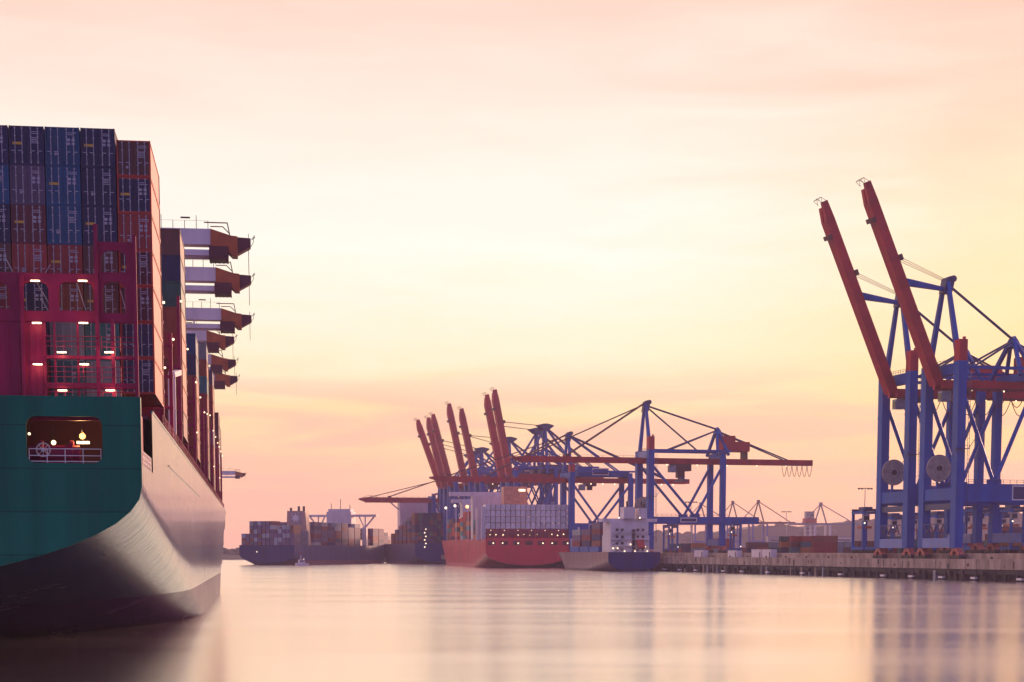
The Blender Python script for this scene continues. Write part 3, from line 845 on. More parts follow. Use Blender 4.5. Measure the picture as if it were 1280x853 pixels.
def quay():
    q = empty('quay_wall', Q0, QTH, 'long weathered concrete quay wall with dark fender piles below the terminal cranes', 'quay wall')
    U0, U1 = -190, 900
    # coping beam in cast sections, seat wall behind it, dark piled undercroft
    random.seed(5)
    u = U0
    while u < U1:
        w = 24 if u < 260 else 48
        MB().box(0.0, 6.0, u + 0.14, u + w - 0.14, 3.3, APR + random.uniform(-0.04, 0.04)).build('coping_beam', M['concrete'], q)
        u += w
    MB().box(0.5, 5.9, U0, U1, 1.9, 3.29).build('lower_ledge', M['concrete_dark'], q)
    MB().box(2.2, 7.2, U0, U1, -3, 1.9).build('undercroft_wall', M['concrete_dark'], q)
    MB().box(6.003, 7.2, U0, U1, 1.9, YARD + 0.05).build('flood_wall', M['concrete'], q)
    k = 0
    u = U0 + 3
    while u < 420 and k < 99:
        hw = random.uniform(0.3, 0.75); dp = random.uniform(0.05, 0.5)
        MB().box(dp, 1.3, u - hw, u + hw, -2, random.uniform(2.6, 3.28)).build('fender_pile', M[random.choice(['rubber', 'rubber', 'grey', 'concrete_dark', 'concrete'])], q)
        u += random.choice((4.2, 5.1, 6.4, 7.7)); k += 1
    u = U0 + 12
    for k in range(24):
        MB().tube((0.25, u, 2.1), (-0.55, u, 2.1), 0.75, 12).build('fender', M['rubber'], q)
        MB().box(-0.75, 0.1, u + 3.4, u + 6.0, 0.5, 1.1).build('mooring_float', M['whitesteel'], q)
        u += random.choice((19, 25, 31))
    u = U0 + 6
    for k in range(24):
        MB().tube((-0.03, u, 3.4), (-0.03, u, APR + 0.9), 0.04, 5).build('ladder_rail', M['steel'], q)
        MB().tube((0.8, u + 5, APR), (0.8, u + 5, APR + 0.55), 0.25, 8, 0.34).build('bollard', M['steel'], q)
        u += 18
    # weathered dark openings and pale repairs along the face
    for k in range(80):
        u = -80 + k * 6 + random.uniform(-3, 3)
        w = random.uniform(0.15, 1.3)
        z0_ = random.uniform(3.35, 4.6)
        MB().box(-0.02, 0.01, u, u + w, z0_, min(6.0, z0_ + random.uniform(0.4, 2.2))).build('rust_stain', M[random.choice(['concrete_dark', 'rust', 'patch'])], q)
    g = MB().box(7.21, 1350, U0, 1400, 1.0, YARD).build('yard_ground', M['asphalt'])
    g.location = Q0; g.rotation_euler = (0, 0, QTH); tag(g, kind='structure')
    for v in (30.5,):
        pass
quay()

# ------------------------------------------------------------------ ship-to-shore cranes
def crane(uc, P_, label, group='blue and red container cranes along the quay'):
    """local x landward from the waterside rail, y along the quay (away), z above the rail"""
    t = empty('container_crane', qw(uc, 3.5, APR), QTH, label, 'crane', group)
    s, g, zg = P_['s'], P_['g'], P_['zg']
    zt = P_['zt']; zp0, zp1 = P_['portal']
    det = P_.get('det', 1)
    lw = P_.get('lw', 3.2)
    B_, Rr = M['blue'], M['red']
    yy = (-s / 2, s / 2)
    # legs
    for y in yy:
        L1 = MB(); L1.box(-lw / 2 * 0.85, lw / 2 * 0.85, y - lw / 2, y + lw / 2, 3.2, zt)
        if det:
            for zf in (zp1 + 3, zg * 0.62, zg * 0.86):
                L1.box(-lw / 2 * 0.85 - 0.12, lw / 2 * 0.85 + 0.12, y - lw / 2 - 0.12, y + lw / 2 + 0.12, zf, zf + 0.3)
        lg = L1.build('leg', B_, t)
        L2 = MB(); L2.box(g - lw * 0.36, g + lw * 0.36, y - lw * 0.36, y + lw * 0.36, 1.5 + 3.2, zg + 1.2)
        L2.build('leg', B_, t)
    # red cap over the near waterside leg
    y = yy[0]
    cp = MB(); cp.box(-lw / 2 * 0.85, lw / 2 * 0.85, y - lw / 2, y + lw / 2, zt + 0.003, zt + P_['cap']); cp.box(-0.3 + lw * 0.3, lw * 0.42, y - 0.4, y + 0.4, zt + P_['cap'], zt + P_['cap'] + 0.9)
    cp.build('leg_cap', Rr, t)
    # sill beams, bogies
    for x, dz in ((0, 0), (g, 1.6)):
        MB().box(x - lw * 0.42, x + lw * 0.42, -s / 2 + lw / 2, s / 2 - lw / 2, 3.3 + dz, 6.2 + dz).build('sill_beam', M['blue_pale'], t)
        for yb in (-s / 2 - 0.6, s / 2 + 0.6):
            bg = MB()
            bg.prism([(yb - 3.2, 0.75 + dz), (yb - 0.5, 0.75 + dz), (yb - 1.3, 1.7 + dz), (yb - 0.3, 2.3 + dz), (yb + 0.3, 2.3 + dz), (yb + 1.3, 1.7 + dz), (yb + 0.5, 0.75 + dz), (yb + 3.2, 0.75 + dz), (yb + 3.0, 1.5 + dz), (yb + 2.0, 2.2 + dz), (yb + 1.2, 3.28 + dz), (yb - 1.2, 3.28 + dz), (yb - 2.0, 2.2 + dz), (yb - 3.0, 1.5 + dz)], 'x', x - 0.9, x + 0.9)
            bo = bg.build('bogie', M['bogie'], t)
            if det:
                for k in range(4):
                    yk = yb - 2.7 + 1.8 * k
                    MB().tube((x - 1.0, yk, 0.6 + dz), (x + 1.0, yk, 0.66 + dz), 0.72, 12).build('wheel', M['steel'], bo)
    # portal beams across, and along the quay
    for y in yy:
        MB().box(lw * 0.43, P_.get('pext', g + 2), y - 1.1, y + 1.1, zp0, zp1).build('portal_beam', B_, t)
    MB().box(-1.0, 1.0, -s / 2 + lw / 2, s / 2 - lw / 2, zp0 + 0.6, zp1 - 1.2).build('cross_beam', B_, t)
    MB().box(-0.9, 0.9, -s / 2 + lw / 2, s / 2 - lw / 2, zp0 - 2.2, zp0 - 0.4).build('cross_beam', M['blue_dark'], t)
    MB().box(g - 0.9, g + 0.9, -s / 2 + lw * 0.37, s / 2 - lw * 0.37, zp0 + 0.3, zp1 - 0.8).build('cross_beam', B_, t)
    # V braces on both sides
    for y in yy:
        m = P_.get('vx', 0.5) * g
        MB().tube((0.6, y, zg - 2), (m, y, zp1), 0.62, 10).build('brace', B_, t)
        MB().tube((g, y, zg - 2), (m, y, zp1), 0.62, 10).build('brace', B_, t)
        MB().box(m - 2, m + 2, y - 0.8, y + 0.8, zp1 + 0.003, zp1 + 1.4).build('gusset', B_, t)
    # top beam between the waterside legs
    MB().box(-1.2, 1.2, -s / 2 + lw / 2, s / 2 - lw / 2, zt - 3.6, zt - 0.4).build('top_beam', M['blue_pale'] if P_.get('paletop') else B_, t)
    MB().box(g - 1, g + 1, -s / 2, s / 2, zg + 1.203, zg + 3.6).build('top_beam', B_, t)
    if P_.get('lattice'):
        for y in yy:
            for (a, b) in (((0, zp1), (g * 0.5, zg - 2)), ((g, zp1), (g * 0.5, zg - 2)), ((0, zp0 - 9), (g * 0.5, zp0)), ((g, zp0 - 9), (g * 0.5, zp0))):
                MB().tube((a[0], y, a[1]), (b[0], y, b[1]), 0.45, 6).build('brace', B_, t)
        for x in (0, g):
            MB().tube((x, -s / 2, zp1), (x, s / 2, zg - 2), 0.45, 6).build('brace', B_, t)
            MB().tube((x, s / 2, zp1), (x, -s / 2, zg - 2), 0.45, 6).build('brace', B_, t)
        mx_ = P_['mx']
        for (x, z) in ((4, zg + 2), (mx_ + 14, zg + 2), (mx_ + 26, zg + 2)):
            for y in (-2.2, 2.2): MB().tube((mx_, y, zg + (P_['za'] - zg) * 0.55), (x, y, z), 0.42, 6).build('tie_rod', B_, t)
        MB().box(mx_ - 3, mx_ + 16, -4.2, 4.2, zg + 1.4, zg + 6.4).build('machinery_house', M['blue_dark'], t)
    # girder and ties
    ge = g + P_['back']
    gy = P_.get('gy', 2.6)
    for y in (-gy, gy):
        gb = MB().box(-1.8, ge, y - 0.7, y + 0.7, zg - 1.3, zg + 1.1)
        gb.build('girder', Rr, t)
    for k in range(int((ge + 1) / 9)):
        x = 1 + 9 * k; MB().box(x, x + 0.6, -gy + 0.7, gy - 0.7, zg - 0.5, zg + 0.3).build('girder_tie', M['red_dark'], t)
    for y in (-s / 2 + 0.5, s / 2 - 0.5):
        MB().bar((lw * 0.44, y, zg + 4.4), (g + 4, y, zg + 4.4), 0.8, 0.9).build('tie_beam', B_, t)
    # masts
    mx = P_.get('mx', 0.0); za = P_['za']
    hy = P_.get('hy', 0.9)
    for sg in (-1, 1):
        MB().bar((mx, sg * (s / 2 - lw * 0.35), (zt if mx == 0 else zg + 1.0)), (mx, sg * hy, za), 1.5, 1.5, (1, 0, 0), 1.1, 1.1).build('mast_leg', B_, t)
    hd = MB()
    if P_.get('cap_head'):
        hd.prism([(mx - 5, za + 1.0), (mx - 1.5, za - 1.6), (mx + 2, za - 1.6), (mx + 5, za + 0.6), (mx + 4, za + 1.2), (mx + 1, za + 1.9), (mx - 1, za + 1.9)], 'y', -hy - 1, hy + 1)
    else:
        hd.prism([(mx - 1.4, za - 3.2), (mx + 1.2, za - 3.2), (mx + 1.9, za - 0.2), (mx + 0.7, za + 1.8), (mx - 0.6, za + 1.2)], 'y', -hy - 0.5, hy + 0.5)
        hd.tube((mx + 1.6, -hy - 0.7, za + 1.0), (mx + 1.6, hy + 0.7, za + 1.0), 1.0, 10)
    hd.build('mast_head', M['blue_dark'], t)
    # rear mast
    zr = P_.get('zr')
    if zr:
        rx = P_.get('rx', g)
        for sg in (-1, 1):
            MB().bar((rx - 2.2, sg * (s / 2 - 1.2), zg + 2.6), (rx, sg * 0.8, zr), 1.1, 1.1).build('rear_mast_leg', B_, t)
            MB().bar((rx + 3.2, sg * (s / 2 - 1.2), zg + 2.6), (rx, sg * 0.8, zr), 1.1, 1.1).build('rear_mast_leg', B_, t)
        MB().prism([(rx - 1.2, zr - 2.2), (rx + 2.6, zr - 3.0), (rx + 1.2, zr - 0.4), (rx, zr + 1.0)], 'y', -1.4, 1.4).build('rear_mast_head', B_, t)
        MB().tube((mx + 0.8, 0, za - 0.6), (rx, 0, zr), 0.42, 8).build('back_stay', M['blue_dark'], t)
        for y in (-2, 2):
            MB().tube((rx, y * 0.4, zr - 0.4), (rx * 0.28, y * 2, zg + 4.4), 0.33, 6).build('tie_rod', M['blue_dark'], t)
            MB().tube((rx, y * 0.4, zr - 0.8), (ge - 12, y, zg + 1.0), 0.33, 6).build('tie_rod', M['blue_dark'], t)
        if P_.get('xtie'):
            MB().tube((mx + 0.8, 1, za - 0.8), (g - 8, 1, zg + 4), 0.38, 6).build('tie_rod', M['blue_dark'], t)
    for k, (tx, tz) in enumerate(P_.get('stays', ())):
        for y in (-1.4, 1.4):
            MB().tube((mx + 0.5, y * 0.7, za), (tx, y * 1.6, tz), 0.4, 6).build('back_stay', M['blue'] if k else M['blue_dark'], t)
    # boom
    bl = P_['boom']; ang = R(P_['ang'])
    hx, hz = -2.2, zg
    bm = empty('boom', (hx, 0, hz)); bm.parent = t
    bm.rotation_euler = (0, ang, 0)              # local -x is outward, lifted by ang
    bm['label'] = 'red boom raised steeply' if P_['ang'] > 30 else 'red boom lowered level over the water'
    bw, bh = P_.get('bw', 4.4), P_.get('bh', 3.2)
    b1 = MB()
    if P_['ang'] > 30:
        b1.box(-bl + 6, 0, -bw / 2, bw / 2, -bh / 2, bh / 2)
        b1.prism([(-bl, -bh * 0.2), (-bl + 6, -bh / 2), (-bl + 6, bh / 2), (-bl, bh * 0.42)], 'y', -bw / 2, -bw / 2 + bw * 0.36)
        b1.prism([(-bl + 1.5, -bh * 0.2), (-bl + 6, -bh / 2), (-bl + 6, bh / 2), (-bl + 1.5, bh * 0.42)], 'y', bw / 2 - bw * 0.36, bw / 2)
    else:
        for sg in (-1, 1): b1.box(-bl, 0, sg * bw / 2 - 0.6, sg * bw / 2 + 0.6, -bh / 2, bh / 2)
        k = 0
        while k < bl: b1.box(-k - 0.5, -k, -bw / 2 + 0.6, bw / 2 - 0.6, -0.5, 0.3); k += 8
        b1.prism([(-bl - 4.5, 0.2), (-bl - 4.5, 0.8), (-bl, bh / 2), (-bl, -bh / 2 + 0.4)], 'y', -bw / 2, bw / 2)
    b1.build('boom_box', Rr, bm)
    tf = MB()
    if P_['ang'] > 30:
        for y in (-bw * 0.4, bw * 0.4):
            tf.path([(-bl, y, bh * 0.3), (-bl - 1.5, y, -bh * 0.1), (-bl - 1.2, y, -bh * 0.5), (-bl + 0.5, y, -bh * 0.2), (-bl - 1.5, y, -bh * 0.1)], 0.07, 5)
        tf.tube((-bl - 1.5, -bw * 0.4, -bh * 0.1), (-bl - 1.5, bw * 0.4, -bh * 0.1), 0.07, 5)
        tf.tube((-bl - 1.2, -bw * 0.4, -bh * 0.5), (-bl - 1.2, bw * 0.4, -bh * 0.5), 0.07, 5)
        MB().box(-bl + 10, -bl + 11.4, -bw / 2 - 0.3, bw / 2 + 0.3, -bh / 2 - 0.9, -bh / 2 - 0.003).build('rope_guide', M['red_dark'], bm)
    else:
        tf.path([(-bl - 4.4, 0, 0.8), (-bl + 3, 0, bh / 2 + 1.6), (-bl + 9, 0, bh / 2)], 0.12, 5)
        tf.tube((-bl - 4.4, -bw / 2, 0.9), (-bl - 4.4, bw / 2, 0.9), 0.15, 5)
    tf.build('tip_frame', M['red_dark'], bm)
    rl = MB()
    n = int(bl / 5)
    for k in range(n):
        x = -2 - k * 5; rl.tube((x, bw / 2, bh / 2), (x, bw / 2, bh / 2 + 1.1), 0.06, 4)
    rl.tube((-bl + 3, bw / 2, bh / 2 + 1.1), (-2, bw / 2, bh / 2 + 1.1), 0.05, 4)
    rl.build('walkway_railing', M['red_dark'], bm)
    hg = MB().box(-bl * 0.62 - 0.9, -bl * 0.62 + 0.9, -bw / 2 - 0.35, bw / 2 + 0.35, bh / 2, bh / 2 + 1.1); hg.build('stay_bracket', M['red_dark'], bm)
    # boom stays
    def bw_(x, z): return (hx + x * math.cos(ang) + z * math.sin(ang), hz - x * math.sin(ang) + z * math.cos(ang))
    px_, pz_ = bw_(-bl * 0.62, bh / 2 + 0.6)
    rr = 0.075 if P_['ang'] > 30 else 0.36
    for y in (-1.8, 0.0, 1.8) if P_['ang'] > 30 else (-1.3, 1.3):
        MB().tube((mx - 0.3, y * 0.6, za + 0.6), (px_, y, pz_), rr, 6).build('boom_stay', M['red_dark'], t)
    if P_['ang'] < 30:
        p2, q2 = bw_(-bl * 0.94, bh / 2)
        MB().tube((mx - 0.3, 0.5, za), (p2, 1.0, q2), rr * 0.85, 6).build('boom_stay', M['red_dark'], t)
    elif P_.get('latch'):
        l0, l1 = bw_(-(za - 1.5 - hz) / math.sin(ang), bh / 2)
        MB().bar((mx, 0, za - 2.0), (l0, 0, l1 + 0.6), 1.2, 1.0, w2=1.8, h2=2.0).build('boom_latch', M['blue'], t)
    # trolley, festoon and lights
    tx = P_.get('tx', g * 0.25)
    tr = MB(); k_ = P_.get('tsc', 1.0); tr.box(tx - 3 * k_, tx + 3 * k_, -gy + 0.1, gy - 0.1, zg - 3.0 * k_, zg - 1.4); tr.box(tx - 1.2 * k_, tx + 1.2 * k_, -1.2, 1.2, zg - 5.0 * k_, zg - 3.0 * k_)
    tr.build('trolley', M['red_dark'], t)
    cb = MB(); cb.box(tx - 6.5, tx - 3.4, -gy - 1.2, -gy + 1.2, zg - 5.2, zg - 2.2); cbo = cb.build('operator_cabin', M['grey'], t)
    MB().box(tx - 6.55, tx - 6.5, -gy - 1.0, -gy + 1.0, zg - 4.8, zg - 2.8).build('window', M['glass'], cbo)
    sp = P_.get('spreader')
    if sp:
        sx, sz = sp
        so_ = MB(); so_.box(sx - 1.2, sx + 1.2, -6, 6, sz, sz + 0.7); so_.box(sx - 0.9, sx + 0.9, -2.2, 2.2, sz + 0.7, sz + 1.9); so_.build('spreader', M['blue_dark'], t)
        for y in (-1.6, 1.6): MB().tube((sx, y, sz + 1.9), (sx, y, zg - 1.5), 0.09, 5).build('hoist_rope', M['steel'], t)
    if P_.get('fest'):
        x0, x1, n = P_['fest']
        for k in range(n):
            a = x0 + (x1 - x0) * k / n; b = x0 + (x1 - x0) * (k + 1) / n
            pts = [(a + (b - a) * q / 8, -gy - 1.2, zg - 1.6 - 5.0 * math.sin(math.pi * q / 8)) for q in range(9)]
            MB().path(pts, 0.13, 5).build('festoon_cable', M['red_dark'], t)
        MB().box(x0, x1, -gy - 1.5, -gy - 0.9, zg - 1.6, zg - 1.2).build('festoon_rail', M['red_dark'], t)
    mh = P_.get('house')
    if mh:
        a, b, z0, z1 = mh
        h = MB(); h.box(a, b * 0.45 + a * 0.55, -4.5, 4.5, z0, z1); h.box(b * 0.45 + a * 0.55 + 0.003, b, -4.2, 4.2, z0, z0 + (z1 - z0) * 0.62)
        ho = h.build('machinery_house', M[P_.get('hmat', 'red')], t)
        if P_.get('hmat') == 'blue':
            MB().box(a + 8, a + 17, -4.62, -4.53, z0 + 0.8, z1 - 0.8).build('sign_board', M['whitesteel'], ho)
            MB().box(a + 8.5, a + 16.5, -4.70, -4.63, z0 + 1.3, z1 - 1.3).build('sign_face', M['sign'], ho)
        for x in (a + 1, b - 1.5):
            MB().box(x, x + 0.8, -3.5, 3.5, zg + 1.1, z0 - 0.003).build('house_support', M['red_dark'], ho)
    nl = P_.get('lamps', 4)
    for k in range(nl):
        x = 2 + (ge - 8) * (k + 0.5) / nl
        MB().ball((x, -gy - 1.0, zg - 1.9), 0.26 if det else 0.34, 6, 4).build('floodlight', M['lamp_w'], t)
    # handrails on the portal, sign, reel, stairs
    if det:
        railing([(lw, -s / 2 - 0.9, zp1), (g + 2, -s / 2 - 0.9, zp1)], 1.2, t, 'walkway_railing', M['blue_dark'], 2.2, 0.06)
        railing([(-1, -s / 2 + 2, 6.3), (-1, s / 2 - 2, 6.3)], 1.3, t, 'walkway_railing', M['blue_dark'], 1.6, 0.07)
        st = MB()
        for k in range(7):
            y0 = -s / 2 + 3 + k * (s - 6) / 7; y1 = y0 + (s - 6) / 7
            st.bar((-1.6, y0, 7.6 + (2.6 if k % 2 else 0)), (-1.6, y1, 7.6 + (0 if k % 2 else 2.6)), 0.35, 0.25)
        st.bar((-1.6, -s / 2 + 2.5, 10.4), (-1.6, s / 2 - 2.5, 10.4), 0.35, 0.25)
        st.build('cable_chain', M['blue_dark'], t)
        rd = MB(); yc = 0.5; zc = zp1 + 5.0
        rd.tube((-0.4, yc, zc), (-0.4, yc + 0.35, zc), 4.1, 36); 
        ro = rd.build('cable_reel', M['reel'], t)
        MB().tube((-0.4, yc - 0.5, zc), (-0.4, yc + 0.9, zc), 0.8, 14).build('hub', M['steel'], ro)
        rg = MB()
        for r_ in (1.9, 2.9, 3.95):
            for k in range(28):
                a, c_ = 2 * math.pi * k / 28, 2 * math.pi * (k + 1) / 28
                rg.tube((-0.4 + r_ * math.cos(a), yc - 0.03, zc + r_ * math.sin(a)), (-0.4 + r_ * math.cos(c_), yc - 0.03, zc + r_ * math.sin(c_)), 0.09, 5)
        for k in range(8):
            a = 2 * math.pi * k / 8; rg.bar((-0.4 + 0.8 * math.cos(a), yc - 0.04, zc + 0.8 * math.sin(a)), (-0.4 + 4.2 * math.cos(a), yc - 0.04, zc + 3.9 * math.sin(a)), 0.14, 0.1)
        rg.build('reel_ring', M['grey'], ro)
        MB().bar((-0.4, yc + 1.2, zp1 - 1.2), (-0.4, yc + 1.2, zc), 0.6, 0.6).build('reel_stand', M['blue'], ro)
        for z in (zg * 0.62,):
            pl = MB()
            for sy in (-s / 2 - lw / 2 - 0.5,):
                pl.box(-2.2, 2.2, sy - 0.5, sy + 0.5, z, z + 0.2)
                pl.path([(-2.2, sy - 0.5, z + 1.1), (2.2, sy - 0.5, z + 1.1)], 0.06, 4)
                for x in (-2.2, 0, 2.2): pl.tube((x, sy - 0.5, z), (x, sy - 0.5, z + 1.1), 0.06, 4)
                pl.bar((2.0, sy, z), (4.2, sy, z + 3), 0.15, 0.15); pl.bar((-2.0, sy, z), (-3.8, sy, z - 3), 0.15, 0.15)
            pl.build('service_platform', M['blue_dark'], t)
        ld = MB()
        for y in (-s / 2 - lw / 2 - 0.3,):
            ld.tube((1.9, y, 6), (1.9, y, zt - 2), 0.08, 4); ld.tube((2.5, y, 6), (2.5, y, zt - 2), 0.08, 4)
            for k in range(int((zt - 8) / 1.2)): ld.tube((1.9, y, 6.5 + 1.2 * k), (2.5, y, 6.5 + 1.2 * k), 0.05, 4)
        ld.build('ladder', M['blue_dark'], t)
        MB().tube((-1.0, -s / 2 + 1, zt + 0.1), (-1.0, -s / 2 + 1, zt + 4), 0.1, 5).build('lamp_mast', M['steel'], t)
        railing([(-1.2, -s / 2 + 2, zt - 0.4), (-1.2, s / 2 - 2, zt - 0.4)], 1.2, t, 'walkway_railing', M['red_dark'], 1.6, 0.06)
    sg_ = P_.get('sign')
    if sg_:
        a, b = sg_; y = -s / 2 - 1.12
        fr = MB(); fr.box(a, b, y - 0.06, y, zp0 + 0.5, zp1 - 0.4)
        fo = fr.build('sign_board', M['whitesteel'], t)
        MB().box(a + 0.35, b - 0.35, y - 0.09, y - 0.061, zp0 + 0.85, zp1 - 0.75).build('sign_face', M['sign'], fo)
    return t

NEAR = dict(s=20, g=24, zg=52, zt=58.0, cap=6.2, portal=(16.9, 22.2), back=38, za=82, zr=66, rx=22.8, boom=62.8, ang=66.4, bw=4.0, bh=2.95, latch=1, paletop=0,
            fest=(1, 44, 7), tx=4, lamps=5, house=(26, 44, 55.0, 61.0), sign=(17.5, 34.5), pext=40, lw=3.15, hy=1.2)
u2 = (qu(1195, 3.5) + qu(1154, 3.5)) / 2; u1 = (qu(1135, 3.5) + qu(1101, 3.5)) / 2
crane(u2, NEAR, 'big blue crane with red raised boom, tallest crane on the quay')
NB = dict(NEAR); NB['s'] = 18.5; NB['sign'] = None
crane(u1, NB, 'big blue crane with red raised boom, just left of the tallest crane')
CC = dict(s=15.6, g=34.6, zg=43, zt=47.5, cap=5.8, portal=(14.8, 17.8), back=46, za=68, zr=57.5, rx=34.6, boom=56, ang=0.0, bw=4.8, bh=2.4, xtie=1, paletop=1,
          fest=(65, 80, 6), tx=17, lamps=5, house=(36, 49, 47.5, 54.5), sign=(14, 22), pext=52, lw=3.2, spreader=(17.5, 34), tsc=1.5, det=1, vx=0.62)
crane(qu(805, 3.5), CC, 'blue crane with level red boom standing on the quay beside the small blue ship')
DD = dict(s=15, g=32, zg=39, zt=43, cap=3.5, portal=(12.6, 16.8), back=34, za=62, boom=66, ang=0.0, bw=4.8, bh=2.6, stays=((52, 41), (30, 42)), tx=12, lamps=9, det=0, gy=2.6,
          house=(4, 30, 40.8, 46), hmat='blue', sign=(9, 17), lw=3.2)
crane(qu(709, 3.5), DD, 'blue crane with lowered red boom and wide blue machine house behind the red ship')
EB = dict(lattice=1, s=13, g=24, zg=46, zt=49, cap=0.5, portal=(13, 17), back=30, za=73, mx=19, boom=49, ang=79.5, bw=4.0, bh=3.6, stays=((52, 48), (40, 48), (5, 50)), tx=8, lamps=4, det=0,
          cap_head=1, lw=2.8, hy=1.8)
for k, (hpx, tip, ang) in enumerate(((635, 491, 79), (625.5, 497, 78.5), (593.5, 514, 77.5), (580, 508, 77.5), (562, 521, 75), (554, 525, 76), (549.5, 528, 70))):
    p = dict(EB); uc = qu(hpx, 0.5); z_ = Q0.y + QD.y * uc
    p['ang'] = ang
    ztip = (HOR - tip) / 2200 * z_ + EYE - APR
    p['boom'] = (ztip - p['zg']) / math.sin(R(ang))
    p['za'] = 74 - k * 1.2
    if k > 3: p['lamps'] = 2
    place = ['rightmost of the seven raised booms', 'second raised boom from the right of the row', 'third raised boom from the right, standing apart', 'middle one of the seven raised booms',
             'third raised boom from the left end of the row', 'second raised boom from the left end of the row', 'leftmost raised boom, leaning most'][k]
    crane(uc, p, f'blue crane with red boom, {place}', 'far cranes with raised booms')
FF = dict(EB); FF.update(lattice=0, ang=0.0, boom=45, zg=38, zt=41, za=52, mx=6, stays=((30, 40),), back=22, lamps=2, cap_head=0)
crane(qu(540, 3.5), FF, 'distant crane with low level boom reaching left over the grey ship')

# ------------------------------------------------------------------ ships at the berths
def place_ship(name, px, py_w, th, label, side='star'):
    """stern corner at photo pixel px on the water"""
    pass

# --- small feeder ship, stern towards us: transom between columns 757 and 825
def feeder():
    Z = 8.3 / 24.0 * 2200
    B = 68.0 / 2200 * Z
    xr = (825 - 640) / 2200 * Z
    th = QTH
    org = Vector((xr, Z, 0)) - QN * (B / 2)
    s = empty('feeder_ship', org, th, 'small blue container feeder with white wheelhouse moored at the quay, stern on', 'ship')
    hm = hull_mat('feeder_hull', (0.20, 0.10, 0.14), (0.10, 0.05, 0.08), 1.0, 0.4, 0.35)  # pink sky reflection on the blue side is put into its colour
    tm = hull_mat('feeder_transom', (0.001, 0.022, 0.15), (0.005, 0.012, 0.06), 1.0, 0.5, 0.05)
    L_ = 92
    hull_parts(s, L_, B, 8.2, 5.0, 5.5, 0.12, 58, 74, hm, tm, 6)
    A = B / 2
    # aft superstructure
    def blk(x0, x1, y0, y1, z0, z1, nm='deckhouse', m='white'): return MB().box(x0, x1, y0, y1, z0, z1).build(nm, M[m], s)
    h = blk(-A * 0.80, A * 0.70, 4, 16, 7.3, 15.4)
    blk(-A * 0.78, A * 0.68, 4.6, 15.5, 15.4, 21.2, 'upper_deckhouse')
    w = blk(-A * 1.06, A * 1.06, 6, 12, 21.21, 22.6, 'bridge_wing')
    blk(-A * 0.30, A * 0.12, 3.4, 9, 22.61, 27.5, 'funnel'); blk(A * 0.28, A * 0.58, 3.4, 9, 22.61, 27.0, 'funnel')
    for x in (-0.14, 0.42):
        MB().tube((A * x, 5, 27.4), (A * x, 5, 30.0), 0.5, 8).build('exhaust_pipe', M['steel'], s)
    MB().tube((0, 9, 22), (0, 9, 32), 0.15, 5).build('signal_mast', M['steel'], s)
    for k, z in enumerate((8.6, 11.4, 14.2, 17.2)):
        for x in (-0.55, -0.35, 0.25, 0.45):
            MB().box(A * x - 0.6, A * x + 0.6, 3.92, 3.99, z, z + 1.1).build('window', M['glass'], h)
        MB().box(-A * 0.8, A * 0.7, 3.0, 3.99, z - 0.75, z - 0.6).build('deck_gallery', M['white'], h)
    for k in range(3):
        MB().bar((-A * 0.72, 3.4, 8 + 3.3 * k), (-A * 0.30, 3.4, 11 + 3.3 * k), 0.5, 0.25).build('stairway', M['grey'], h)
    MB().box(A * 0.02, A * 0.14, 3.5, 3.95, 8, 18).build('stair_tower', M['steel'], h)
    lf = MB(); lf.prism([(-0.5, 10.2), (2.2, 13.6), (3.2, 13.4), (0.6, 9.6)], 'x', A * 0.16, A * 0.42); lf.build('lifeboat', M['red'], s)
    for x, z in ((-0.72, 9.8), (-0.55, 9.8), (-0.05, 11.5), (0.52, 10.5), (-0.28, 8.6), (0.12, 8.6), (0.60, 8.6), (0.3, 22.9), (-0.5, 22.9)):
        MB().ball((A * x, 3.2, z), 0.34, 6, 4).build('deck_lamp', M['lamp_w'], s)
    railing([(-A * 0.95, 0.4, 8.2), (A * 0.95, 0.4, 8.2)], 1.0, s, 'stern_railing', M['whitesteel'], 2.0, 0.05)
    # hold coaming, bow house
    for k in range(3): MB().box(-A * 0.86, A * 0.8, 19 + 15 * k, 32.5 + 15 * k, 7.3, 10.6).build('hold_coaming', M['blue'], s)
    MB().prism([(-A * 0.6, 72), (A * 0.6, 72), (A * 0.25, 84), (-A * 0.25, 84)], 'z', 7.3, 14.5).build('breakwater', M['white'], s)
    MB().tube((0, 82, 8), (0, 82, 20), 0.4, 6).build('fore_mast', M['white'], s)
    # deck cargo: containers side by side
    n = 0
    cols = ['brown', 'navy blue', 'maroon', 'violet grey', 'grey', 'brown']
    for bay in range(3):
        for c in range(6):
            for tier in range(3 if bay else 4):
                if bay and c > 2: continue
                x = -A * 0.80 + 1.25 + 2.52 * c
                if x > A * 0.8: continue
                p = Vector((x, 19.4 + 15 * bay, 10.65 + 2.6 * tier)); p.rotate(Matrix.Rotation(th, 3, 'Z'))
                col = cols[(c + tier + bay) % 6]
                bulk(org + p, th, col)
feeder()

